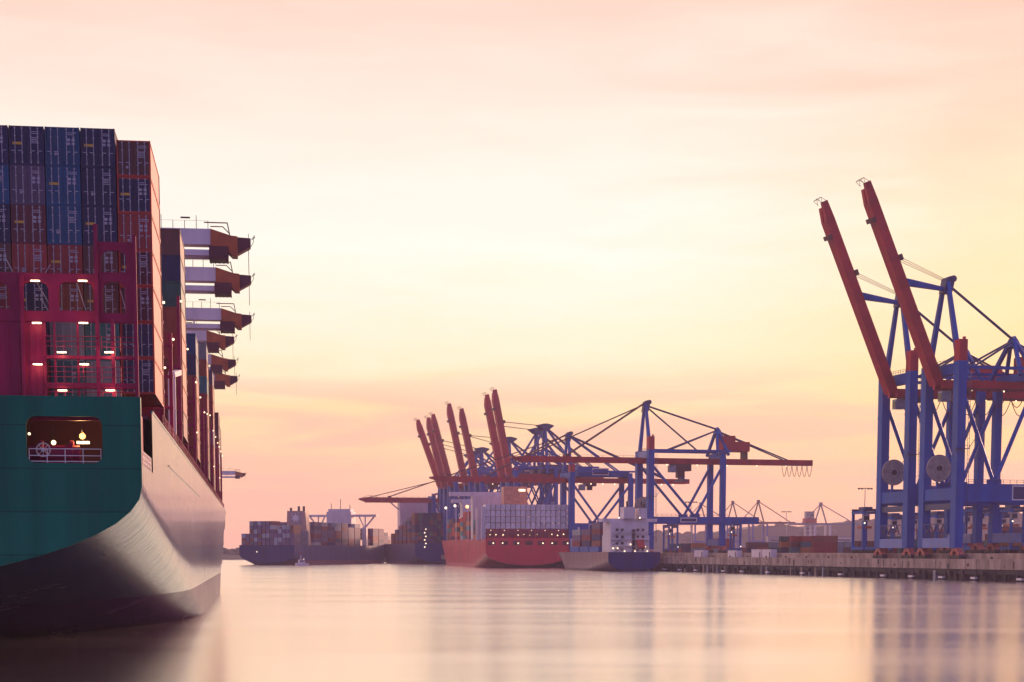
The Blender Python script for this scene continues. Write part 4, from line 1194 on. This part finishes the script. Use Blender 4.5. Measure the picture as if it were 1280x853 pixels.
# --- big red container ship, stern towards us with white reefer boxes
def red_ship():
    Z = 905.0; th = math.atan(0.1455)
    X0 = (605 - 640) / 2200 * Z; X1 = (717 - 640) / 2200 * Z
    B = (X1 - X0) * 0.975
    org = Vector(((X0 + X1) / 2, Z, 0))
    s = empty('container_ship', org, th, 'red container ship with a wall of white reefer containers over its stern', 'container ship')
    hm = hull_mat('red_hull', (0.66, 0.095, 0.095), (0.64, 0.16, 0.16), 2.0, 0.40, 0.22)  # light on the salmon side is put into the colour, stern kept deeper
    tm = mat('red_transom', (0.68, 0.042, 0.062), 0.6, var=0.12, scale=0.1, spec=0.2)
    A = B / 2; D = 15.3; Lr = 246
    hull_parts(s, Lr, B, D, 8.2, 6.8, 0.14, 180, 214, hm, tm, 10)
    for k in range(7):                                              # mooring openings along the stern, lit inside
        x = -A * 0.86 + (2 * A * 0.86) * k / 6
        op = MB().box(x - 1.9, x + 1.9, -0.45, -0.36, 11.8, 13.8).build('mooring_opening', M['lash_dark'], s)
        if k != 3: MB().ball((x + 0.8 * (-1) ** k, -0.7, 12.7), 0.36, 7, 5).build('deck_lamp', M['lamp_w'], op)
    # stern gallery above: posts, deck, lamps
    MB().box(-A * 0.98, A * 0.98, 1.2, 1.6, D, D + 4.6).build('lashing_bridge', M['lash'], s)
    MB().box(-A, A, 0.2, 2.2, D + 2.2, D + 2.6).build('gallery_deck', M['red_dark'], s)
    for k in range(13):
        x = -A * 0.94 + 2 * A * 0.94 * k / 12
        MB().box(x - 0.18, x + 0.18, 0.2, 0.6, D, D + 4.8).build('post', M['red'], s)
        if k not in (3, 8): MB().ball((x + 1.0 + 0.5 * math.sin(k * 5), -0.1, D + 1.7 + 0.3 * math.sin(k * 3)), 0.24 + 0.1 * math.sin(k * 7), 6, 4).build('deck_lamp', M['lamp'], s)
        if k % 2 == 0: MB().ball((x + 1.4, -0.1, D + 3.9), 0.2, 6, 4).build('deck_lamp', M['lamp'], s)
    ncol = 17
    for c in range(ncol):
        for tier in range(4):
            x = -A * 0.985 + 1.25 + (2 * A * 0.985 - 2.5) * c / (ncol - 1)
            dz = 0.0
            p = Vector((x, 2.4, D + 4.9 + 3.17 * tier)); p.rotate(Matrix.Rotation(th, 3, 'Z'))
            tr = ('bottom', 'second', 'third', 'top')[tier]
            nth = ('first', 'second', 'third', 'fourth', 'fifth', 'sixth', 'seventh', 'eighth', 'ninth', 'tenth', 'eleventh', 'twelfth', 'thirteenth', 'fourteenth', 'fifteenth', 'sixteenth', 'last')[c]
            simple_box(org + p, th, 'white', f'white reefer container, {tr} row, {nth} column from the left over the red stern', 'white reefers on the red ship', FLAT, (0.92, 1, 1.08))
    # two white uprights (vent masts) on the port quarter, house, funnel
    for x, y in ((-A - 0.2, 4), (-A - 0.2, 22), (-A - 0.2, 27)):
        MB().box(x - 1.3, x + 1.3, y, y + 1.6, D - 1, D + 16).build('side_pillar', M['white'], s)
    MB().box(-A * 1.0, -A * 0.3, 52, 62, D - 1, D + 23).build('deckhouse', M['white'], s)
    MB().box(-A * 1.55, -A * 0.25, 54, 58, D + 23.003, D + 25.2).build('bridge_wing', M['white'], s)
    fn = MB().box(-A * 0.45, A * 0.1, 20, 30, D - 1, D + 27); fn.build('funnel', mat('funnel_buff', (0.55, 0.26, 0.18), 0.5), s)
    MB().box(-A * 0.1, A * 0.05, 19.6, 19.9, D + 24.5, D + 25.6).build('tube_lamp', M['lamp_w'], s)
    MB().box(-A * 0.95, -A * 0.2, 110, 122, D - 1, D + 21).build('deckhouse', M['white'], s)
    MB().box(-A * 1.2, A * 0.0, 112, 118, D + 21.003, D + 23).build('bridge_wing', M['white'], s)
    # side lamps of the working crane
    for x, y, z, m, r in ((-A - 1, 70, 33, 'lamp_o', 1.3), (-A - 1, 130, 35, 'lamp', 1.1), (-A - 1, 180, 35, 'lamp', 1.1)):
        MB().ball((x, y, z), r * 0.7, 10, 6).build('cargo_floodlight', M[m], s)
        MB().tube((x + 0.6, y, z), (x + 0.6, y, D - 1), 0.25, 6).build('lamp_post', M['white'], s)
    rnd = random.Random(9)
    cs = ['red', 'brown', 'maroon', 'teal', 'navy blue', 'rust red', 'orange', 'grey', 'dark green']
    for bay in range(11):
        y = 32 + bay * 14.2
        if bay in (2, 6): continue
        hgt = rnd.choice((4, 5, 5, 6))
        for c in range(2):
            for tier in range(hgt):
                p = Vector((-A + 1.5 + 2.55 * c, y, D - 0.5 + 2.62 * tier)); p.rotate(Matrix.Rotation(th, 3, 'Z'))
                bulk(org + p, th, rnd.choice(cs))
        for c in range(2, 12):
            p = Vector((-A + 1.5 + 2.55 * c, y, D - 0.5 + 2.62 * (hgt - 1))); p.rotate(Matrix.Rotation(th, 3, 'Z'))
            bulk(org + p, th, rnd.choice(cs))
red_ship()

# --- grey-blue ship berthed ahead of the red one, only its stern quarter shows
def grey_ship():
    Z = 1190.0; th = math.atan(0.26)
    X0 = (519 - 640) / 2200 * Z; B = 36.0
    c, s_ = math.cos(th), math.sin(th)
    org = Vector((X0 + B / 2 * c, Z + B / 2 * s_, 0))
    s = empty('container_ship', org, th, 'dark blue container ship with lit stern, ahead of the red ship bow', 'container ship')
    hm = hull_mat('lit_navy_hull', (0.09, 0.085, 0.17), (0.24, 0.10, 0.13), 1.6, 0.40, 0.3)  # light on the navy ship's side is put into this paler colour
    tm = mat('navy_transom', (0.004, 0.035, 0.17), 0.6, var=0.12, spec=0.15)
    A = B / 2; D = 14.0
    hull_parts(s, 150, B, D, 6.5, 5.6, 0.2, 100, 125, hm, tm, 8)
    for k in range(6):
        MB().ball((-A * 0.62 + (0.4 if k % 2 else -0.4) , -0.8, D - 2.5 + 2.4 * k), 0.45, 6, 4).build('deck_lamp', M['lamp_w'], s)
    rnd = random.Random(4)
    for bay in range(6):
        y = 3 + bay * 15; top = (8, 7, 6, 5, 4, 3)[bay]
        for c_ in range(13):
            for tier in range(top):
                if c_ > 1 and bay and tier < top - 1: continue
                if bay == 0 and c_ > 7: continue
                p = Vector((-A + 1.6 + 2.6 * c_, y, D - 0.4 + 2.62 * tier)); p.rotate(Matrix.Rotation(th, 3, 'Z'))
                bulk(org + p, th, rnd.choice(['navy blue', 'navy blue', 'navy blue', 'brown', 'dark green', 'navy blue']) if c_ else rnd.choice(['brown', 'maroon', 'violet grey', 'navy blue']))
    MB().box(-A * 0.9, A * 0.9, 62, 72, D, D + 30).build('deckhouse', M['white'], s)
    MB().box(-A * 1.3, A * 1.3, 64, 69, D + 30.003, D + 32.4).build('bridge_wing', M['white'], s)
    w = MB()
    w.bar((-A * 1.3, 66, D + 30), (-A * 0.9, 66, D + 24), 0.8, 0.8); w.build('wing_strut', M['white'], s)
grey_ship()

# --- long dark ship under way beyond, twin islands: funnel aft, bridge forward
def far_ship():
    th = -math.atan(0.243)
    c, s_ = math.cos(th), math.sin(th)
    Z = 1112.0; B = 37.0
    Xc = (368 - 640) / 2200 * Z            # starboard stern corner
    org = Vector((Xc - B / 2 * c, Z - B / 2 * s_, 0))
    s = empty('container_ship', org, th, 'long dark blue container ship with buff funnel and white winged bridge, under way', 'container ship')
    hm = hull_mat('midnight_hull', (0.10, 0.10, 0.23), (0.26, 0.10, 0.13), 2.8, 0.40, 0.3)  # paler than the stern: light on the side is put into the colour
    tm = hull_mat('midnight_transom', (0.008, 0.022, 0.12), (0.012, 0.014, 0.06), 2.0, 0.5, 0.05)
    A = B / 2; D = 12.6; Lf = 232
    hull_parts(s, Lf, B, D, 7.0, 6.4, 0.20, 165, 200, hm, tm, 8)
    MB().ball((-A * 0.35, -0.8, 8.3), 0.4, 6, 4).build('deck_lamp', M['lamp_w'], s)
    # funnel island
    buff = mat('funnel_sand', (0.46, 0.26, 0.20), 0.5, var=0.1)
    fx = A * 0.55
    MB().prism([(fx - 6.6, D), (fx + 8.2, D), (fx + 6.6, D + 22), (fx - 5.8, D + 22)], 'y', 25, 31).build('funnel', buff, s)
    MB().box(fx - 8, fx + 9, 23.5, 24.9, D - 1, D + 9).build('engine_casing', M['grey'], s)
    for x in (-4.2, 1.2, 4.6):
        MB().tube((fx + x, 28, D + 22), (fx + x, 28, D + 25 - (x == -4.2)), 0.8, 8).build('exhaust_pipe', M['steel'], s)
    st = [(fx + (3.3 if k % 2 == 0 else 1.4) * math.cos(R(90 + k * 360 / 14)), D + 17.4 + (3.3 if k % 2 == 0 else 1.4) * math.sin(R(90 + k * 360 / 14))) for k in range(14)]
    fr = MB().prism(rrect(fx - 4.2, fx + 4.2, D + 13.2, D + 21.4, 0.3), 'y', 24.93, 24.97); fo = fr.build('funnel_panel', mat('funnel_panel_paint', (0.32, 0.22, 0.24), 0.5), s)
    MB().prism(st, 'y', 24.86, 24.92).build('star_emblem', M['whitesteel'], fo)
    # forward bridge island
    yb = 141
    MB().box(-A * 0.55, A * 0.45, yb, yb + 10, D - 1, D + 24).build('deckhouse', M['white'], s)
    MB().box(-A * 1.42, A * 1.42, yb + 2, yb + 7, D + 20.5, D + 22).build('bridge_wing', M['white'], s)
    MB().box(-A * 0.50, A * 0.40, yb + 1, yb + 8, D + 24.003, D + 26).build('wheelhouse', M['white'], s)
    for sg in (-1, 1):
        ws = MB(); ws.bar((sg * A * 1.3, yb + 4, D + 20.5), (sg * A * 0.95, yb + 4, D + 13), 1.0, 1.0); ws.bar((sg * A * 0.95, yb + 4, D + 20.5), (sg * A * 0.95, yb + 4, D + 13.2), 1.0, 1.0); ws.bar((sg * A * 0.7, yb + 4, D + 20.5), (sg * A * 0.9, yb + 4, D + 13.2), 0.8, 0.8)
        ws.bar((sg * A * 0.92, yb + 4, D + 13), (sg * A * 0.92, yb + 4, D - 1), 3.2, 3.2); ws.build('wing_strut', M['white'], s)
    for x, h in ((-7, 36), (-3, 32), (0, 39), (3.5, 32), (7, 35)):
        MB().tube((x - 1, yb + 4, D + 26), (x - 1, yb + 4, D + h - 6), 0.25, 5).build('antenna_mast', M['steel'], s)
    # deck containers
    rnd = random.Random(12)
    rot = Matrix.Rotation(th, 3, 'Z')
    cs = ['violet grey', 'navy blue', 'violet grey', 'grey', 'maroon', 'violet grey']
    k = 0
    for c_ in range(13):
        top = 6 if 2 <= c_ <= 7 else (3 if c_ < 2 or c_ == 8 else 5)
        if c_ in (9,): top = 4
        for tier in range(top):
            p = Vector((-A + 1.8 + 2.75 * c_, 2.0, D - 0.6 + 2.62 * tier)); p.rotate(rot)
            col = rnd.choice(['violet grey', 'violet grey', 'brown', 'violet grey', 'grey'])
            bulk(org + p, th, col)
    for bay in range(13):
        y = 40 + bay * 13.6
        if 134 < y + 6 < 158 or y > 205: continue
        top = (6, 6, 5, 6, 6, 5, 6, 6, 6, 5, 5, 4, 3)[bay]
        for c_ in range(13):
            for tier in range(top):
                if c_ < 11 and tier < top - 1: continue
                hbw = 1.0 if y < 170 else 1 - ((y - 170) / 70) ** 2
                p = Vector(((-A + 1.8 + 2.75 * c_) * hbw, y, D - 0.6 + 2.62 * tier)); p.rotate(rot)
                bulk(org + p, th, rnd.choice(cs))
far_ship()

# the far containers past the countable ones, one object
def bulk_object():
    mb = MB(); cols = []
    rnd = random.Random(2)
    for loc, rz, col, L_, h in BULK:
        c, s = math.cos(rz), math.sin(rz)
        vs = []
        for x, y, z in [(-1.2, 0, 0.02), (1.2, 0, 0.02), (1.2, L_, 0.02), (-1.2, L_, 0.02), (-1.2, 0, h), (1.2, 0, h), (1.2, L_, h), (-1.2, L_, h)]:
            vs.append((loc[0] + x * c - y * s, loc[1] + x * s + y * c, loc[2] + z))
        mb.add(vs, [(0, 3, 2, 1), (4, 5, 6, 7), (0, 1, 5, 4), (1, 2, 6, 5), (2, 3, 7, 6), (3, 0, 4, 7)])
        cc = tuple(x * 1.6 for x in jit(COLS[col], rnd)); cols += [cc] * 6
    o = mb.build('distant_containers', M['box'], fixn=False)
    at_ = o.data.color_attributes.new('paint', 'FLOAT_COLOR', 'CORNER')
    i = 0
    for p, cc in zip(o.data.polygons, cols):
        for _ in range(4): at_.data[i].color = (*cc, 1); i += 1
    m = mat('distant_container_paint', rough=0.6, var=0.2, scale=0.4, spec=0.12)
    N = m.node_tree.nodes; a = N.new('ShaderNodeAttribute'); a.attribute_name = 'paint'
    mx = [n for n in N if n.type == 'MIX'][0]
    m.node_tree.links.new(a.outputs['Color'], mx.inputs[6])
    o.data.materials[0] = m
    tag(o, kind='stuff')
bulk_object()

# --- pilot boat by the dark ship
def pilot_boat():
    Z = 1060.0
    X = (377 - 640) / 2200 * Z
    s = empty('pilot_boat', (X, Z, 0), R(-70), 'little white pilot boat with a red topped mast beside the dark blue ship', 'boat')
    h = MB(); h.prism([(-1.7, -3.6), (1.7, -3.6), (1.8, 0.5), (1.1, 3.0), (0, 4.4), (-1.1, 3.0), (-1.8, 0.5)], 'z', -0.4, 1.5); h.build('hull', M['white'], s)
    c = MB(); c.prism([(-2.2, 1.5), (2.0, 1.5), (1.2, 3.6), (-1.8, 3.6)], 'x', -1.2, 1.2); co = c.build('cabin', M['white'], s)
    MB().box(-1.23, 1.23, -1.6, 1.0, 2.4, 3.1).build('window', M['glass'], co)
    MB().tube((0, -0.5, 3.6), (0, -0.5, 7.2), 0.3, 6, 0.15).build('mast', M['white'], s)
    MB().box(-0.4, 0.4, -0.9, -0.1, 6.6, 7.6).build('mast_light', M['red'], s)
    MB().ball((0, 1.3, 3.9), 0.25, 6, 4).build('deck_lamp', M['lamp_w'], s)
pilot_boat()

# ------------------------------------------------------------------ terminal yard
def straddle(px, base_v, label, h=14.5, rot=0.0):
    u = qu(px, base_v)
    t = empty('straddle_carrier', qw(u, base_v, YARD), QTH + rot, label, 'straddle carrier', 'straddle carriers in the yard')
    for x in (-2.4, 2.4):
        MB().box(x - 0.45, x + 0.45, -4.6, 4.6, 1.2, 2.2).build('sill_beam', M['blue'], t)
        for y in (-4.0, 4.0): MB().box(x - 0.4, x + 0.4, y - 0.4, y + 0.4, 2.2, h).build('leg', M['blue'], t)
        MB().box(x - 0.4, x + 0.4, -4.6, 4.6, h, h + 0.9).build('top_beam', M['blue'], t)
        for y in (-3.4, -1.2, 1.2, 3.4): MB().tube((x - 0.35, y, 0.75), (x + 0.35, y, 0.75), 0.75, 10).build('wheel', M['rubber'], t)
    for y in (-4.0, 4.0): MB().box(-2.8, 2.8, y - 0.5, y + 0.5, h + 0.9, h + 1.7).build('cross_beam', M['blue_dark'], t)
    MB().box(-1.4, 1.4, -3, 2, h + 0.9, h + 2.4).build('engine_box', M['blue_dark'], t)
    MB().box(-1.2, 1.2, -3.2, 3.2, h - 5, h - 4.2).build('spreader', M['orange'], t)
    cb = MB().box(-3.0, -0.8, -5.4, -4.0, h - 2.5, h - 0.2).build('operator_cabin', M['grey'], t)
    MB().box(-2.8, -1.0, -5.45, -5.401, h - 2.1, h - 0.8).build('window', M['glass'], cb)
    MB().ball((-2.4, -4.9, h - 3.2), 0.28, 6, 4).build('work_lamp', M['lamp_w'], t)
    MB().ball((2.4, -4.9, 3.0), 0.28, 6, 4).build('work_lamp', M['lamp_w'], t)
    return t
straddle(1080, 16, 'dark blue straddle carrier left of the two big cranes', 13.5)
straddle(1222, 48, 'blue straddle carrier between the portal legs of the tallest crane', 14)
straddle(1263, 60, 'blue straddle carrier behind the sign of the tallest crane', 14)
straddle(1236, 90, 'blue straddle carrier farther back in the yard behind the tallest crane', 14)
straddle(1115, 60, 'blue straddle carrier seen between the legs of the second big crane', 13)
straddle(1170, 60, 'blue straddle carrier seen between the two big cranes', 13)
straddle(915, 60, 'small blue straddle carrier right of the middle crane', 13)
straddle(838, 60, 'small blue straddle carrier behind the small blue ship', 13)

def yard_boxes():
    rnd = random.Random(21)
    cs = ['red', 'rust red', 'maroon', 'dark green', 'teal', 'brown', 'orange', 'red', 'navy blue', 'grey']
    nth = ['first', 'second', 'third', 'fourth', 'fifth', 'sixth', 'seventh', 'eighth', 'ninth', 'tenth', 'eleventh', 'twelfth', 'thirteenth', 'fourteenth', 'fifteenth', 'sixteenth', 'seventeenth', 'eighteenth']
    k = 0
    for i in range(18):
        px = 838 + i * 13.6 + rnd.uniform(-1, 1)
        v = 75 + rnd.uniform(0, 25)
        u = qu(px, v)
        for tier in range(rnd.choice((1, 2, 2, 3))):
            col = rnd.choice(cs)
            simple_box(qw(u, v, YARD + 0.01 + 2.6 * tier), QTH - math.pi / 2 + 0.06, col, f'{col} container, {ORD[tier]} tier, {nth[i]} stack along the yard from the feeder ship', 'containers in the terminal yard', FLAT)
    for i in range(7):
        px = 1093 + i * 27
        u = qu(px, 52)
        for tier in range(2 if i % 2 else 1):
            col = cs[(i * 3 + tier) % len(cs)]
            simple_box(qw(u, 52 + i, YARD + 0.01 + 2.6 * tier), QTH - math.pi / 2, col, f'{col} container, {ORD[tier]} tier, {nth[i]} stack beneath the two big cranes', 'containers beneath the big cranes', FLAT)
yard_boxes()

def far_stacks():
    rnd = random.Random(31)
    cs = ['maroon', 'navy blue', 'dark green', 'brown', 'red', 'violet grey', 'teal', 'rust red']
    spot = ['left of the second big crane', 'under the second big crane', 'between the legs of the second big crane', 'between the two big cranes', 'behind the reel of the tallest crane', 'between the legs of the tallest crane',
            'right of the tallest crane leg', 'behind the near straddle carrier', 'below the portal sign', 'at the right end of the yard']
    for i in range(10):
        px = 1082 + i * 21.5; v = 118 + rnd.uniform(-6, 6); u = qu(px, v)
        n = rnd.choice((2, 3, 3, 4))
        for tier in range(n):
            col = rnd.choice(cs)
            simple_box(qw(u, v, YARD + 0.01 + 2.6 * tier), QTH - math.pi / 2 + 0.03, col, f'{col} container, {ORD[tier]} tier, back stack {spot[i]}', 'containers in the back stacks', FLAT)
far_stacks()
straddle(1205, 75, 'blue straddle carrier just right of the tallest crane leg', 14)
straddle(1250, 110, 'blue straddle carrier deep in the yard under the portal sign', 14)
straddle(1140, 85, 'blue straddle carrier deep in the yard between the two big cranes', 14)

def hut(px, v, w, d, h, label):
    u = qu(px, v)
    t = empty('site_hut', qw(u, v, APR), QTH, label, 'hut', 'huts on the quay edge')
    MB().box(0, d, -w / 2, w / 2, 0.0, h).build('wall', M['white'], t)
    MB().box(-0.1, d + 0.1, -w / 2 - 0.1, w / 2 + 0.1, h + 0.003, h + 0.15).build('roof', M['grey'], t)
    MB().box(-0.04, -0.003, -w / 2 + 0.5, -w / 2 + 1.4, 0.05, 2.1).build('door', M['steel'], t)
hut(945, 2.6, 9, 2.5, 3.0, 'white site hut on the quay edge, left one of the close pair')
hut(958, 2.6, 8, 2.5, 3.0, 'white site hut on the quay edge, right one of the close pair')
hut(873, 2.8, 10, 2.4, 2.8, 'pale long hut on the quay below the middle crane')
hut(915, 2.8, 9, 2.4, 2.6, 'pale low hut on the quay right of the middle crane')

def lamp_mast(px, py, Z, label):
    p = at(px, py, Z)
    t = empty('light_mast', (p.x, p.y, YARD), 0, label, 'light mast', 'light masts in the yard')
    h = p.z - YARD
    MB().tube((0, 0, 0), (0, 0, h), 0.42, 8, 0.22).build('pole', M['grey'], t)
    MB().box(-4.2, 4.2, -0.3, 0.3, h, h + 0.4).build('lamp_frame', M['steel'], t)
    for x in (-3.6, -1.8, 1.8, 3.6): MB().box(x - 0.5, x + 0.5, -0.7, 0.5, h - 0.5, h - 0.003).build('floodlight', M['steel'], t)
lamp_mast(1081.5, 611, 1000, 'tall thin light mast left of the two big cranes')
lamp_mast(983, 640, 1500, 'tall thin light mast in the yard by the far cranes')
lamp_mast(864, 628, 1200, 'thin light mast seen through the middle crane')

# far cranes in the haze
def far_crane(px, py, Z, label, boom_right=True, sc=1.0, pale=False):
    p = at(px, py, Z)
    t = empty('container_crane', (p.x, p.y, YARD), 0.2 if boom_right else math.pi + 0.2, label, 'crane', 'faint cranes in the haze')
    za = p.z - YARD
    zg = za * 0.56
    m = M['grey'] if pale else M['red_dark']
    mb_ = M['white'] if pale else M['blue']
    for x in (-9, 9):
        for y in (-7, 7): MB().box(x - 0.9, x + 0.9, y - 0.9, y + 0.9, 0, zg).build('leg', mb_, t)
    for y in (-7, 7): MB().box(-9, 9, y - 0.7, y + 0.7, zg * 0.35, zg * 0.35 + 2).build('portal_beam', mb_, t)
    MB().box(-38, 46, -2, 2, zg, zg + 2.4).build('girder', m, t)
    for x0 in (-7, 7): MB().bar((x0, 0, zg + 2.4), (0, 0, za), 1.3, 1.3).build('mast_leg', m, t)
    for x0 in (-22, 40): MB().tube((0, 0, za), (x0, 0, zg + 2.4), 0.55, 6).build('stay', m, t)
    MB().box(-1.6, 1.6, -1.5, 1.5, za - 0.8, za + 1.6).build('mast_head', m, t)
    MB().box(-20, -6, -4, 4, zg + 2.41, zg + 7.5).build('machinery_house', M['red'], t)
    return t
far_crane(948, 627, 2100, 'faint hazy crane, right one of the pair beyond the middle crane')
far_crane(916, 628, 2200, 'faint hazy crane, left one of the pair beyond the middle crane')
far_crane(876, 630, 2150, 'faint hazy crane seen through the portal of the middle crane')
far_crane(1026, 630, 2000, 'faint pale crane with white legs left of the light mast', True, 1, True)

# far buildings and woods
def far_block(px0, px1, py, Z, label, m):
    a, b = at(px0, py, Z), at(px1, py, Z)
    t = empty('far_building', ((a.x + b.x) / 2, Z, YARD), 0, label, 'building', 'far buildings by the woods')
    w = (b.x - a.x) / 2; h = a.z - YARD
    wl = MB().box(-w, w, 0, 14, 0, h).build('wall', m, t)
    for r_ in range(max(1, int(h / 5))):
        MB().box(-w * 0.85, w * 0.85, -0.05, -0.003, 2 + 5 * r_, 3.6 + 5 * r_).build('window_band', M['glass'], wl)
    MB().box(-w - 0.2, w + 0.2, -0.2, 14.2, h + 0.003, h + 0.5).build('roof', M['grey'], t)
far_block(1008, 1018, 640, 2050, 'tall pale silo building beside the faint pale crane', M['grey'])
far_block(960, 1006, 671, 1900, 'low long hazy shed below the wooded hill', M['grey'])
far_block(1030, 1066, 672, 1850, 'low hazy shed right of the faint pale crane', M['white'])

def hills():
    rnd = random.Random(8)
    # land strip, then wooded ridge built of many clumps
    def ridge(name, pts, Z, depth, m, clump):
        mb = MB()
        for (a, b) in zip(pts, pts[1:]):
            pa, pb = at(a[0], a[1], Z), at(b[0], b[1], Z)
            n = max(2, int((pb.x - pa.x) / clump))
            for k in range(n):
                for row in range(2):
                    t = (k + rnd.random()) / n
                    x = pa.x + (pb.x - pa.x) * t; h = pa.z + (pb.z - pa.z) * t
                    h = h * (0.82 + 0.2 * rnd.random()) if row else h * (0.66 + 0.2 * rnd.random())
                    r = clump * (0.5 + 0.6 * rnd.random())
                    y = Z + (depth * 0.5 if row else 0) + rnd.uniform(-8, 8)
                    mb.ball((x, y, h - r), r, 7, 5, 0.95)
        return mb.build(name, m, fixn=False)
    wood = mat('woodland_leaves', (0.035, 0.05, 0.035), 0.9, var=0.6, scale=0.12)
    land = MB()
    pts = [(-40, 683), (200, 684), (284, 683), (300, 684), (330, 688), (430, 690)]
    def strip(pts, Z, name):
        prof = [(at(a, b, Z).x, at(a, b, Z).z - 7) for a, b in pts]
        mb = MB()
        n = len(prof)
        vs = []
        for x, z in prof: vs += [(x, Z - 60, -2.0), (x, Z - 45, 1.6), (x, Z + 6, z), (x, Z + 240, z + 2), (x, Z + 260, -2)]
        fs = []
        for k in range(n - 1):
            for j in range(4): fs.append((k * 5 + j, (k + 1) * 5 + j, (k + 1) * 5 + j + 1, k * 5 + j + 1))
        mb.add(vs, fs)
        o = mb.build(name, mat('hill_grass', (0.035, 0.045, 0.03), 0.95, var=0.4, scale=0.02))
        tag(o, kind='structure')
    strip(pts, 1900, 'hill')
    o = ridge('woodland', pts, 1900, 60, wood, 9.0); tag(o, kind='stuff')
    pts2 = [(760, 660), (830, 662), (900, 661), (940, 655), (960, 652), (985, 651), (1010, 655), (1035, 651), (1060, 648), (1090, 645), (1160, 640), (1300, 636)]
    strip(pts2, 2850, 'hill'); o = ridge('woodland', pts2, 2850, 80, wood, 11.0); tag(o, kind='stuff')
    pts3 = [(-40, 688), (300, 688), (520, 686), (700, 680), (770, 674)]
    strip(pts3, 2900, 'hill'); o = ridge('woodland', pts3, 2900, 80, wood, 11.0); tag(o, kind='stuff')
hills()

# ------------------------------------------------------------------ render settings
scn.view_settings.view_transform = 'Standard'
scn.view_settings.look = 'None'
scn.view_settings.exposure = 0.16
scn.view_settings.gamma = 1.0
scn.render.engine = 'CYCLES'
cy = scn.cycles
cy.use_denoising = True
cy.max_bounces = 6
cy.diffuse_bounces = 2
cy.glossy_bounces = 4
cy.volume_bounces = 1
cy.sample_clamp_indirect = 4.0
cy.use_fast_gi = False
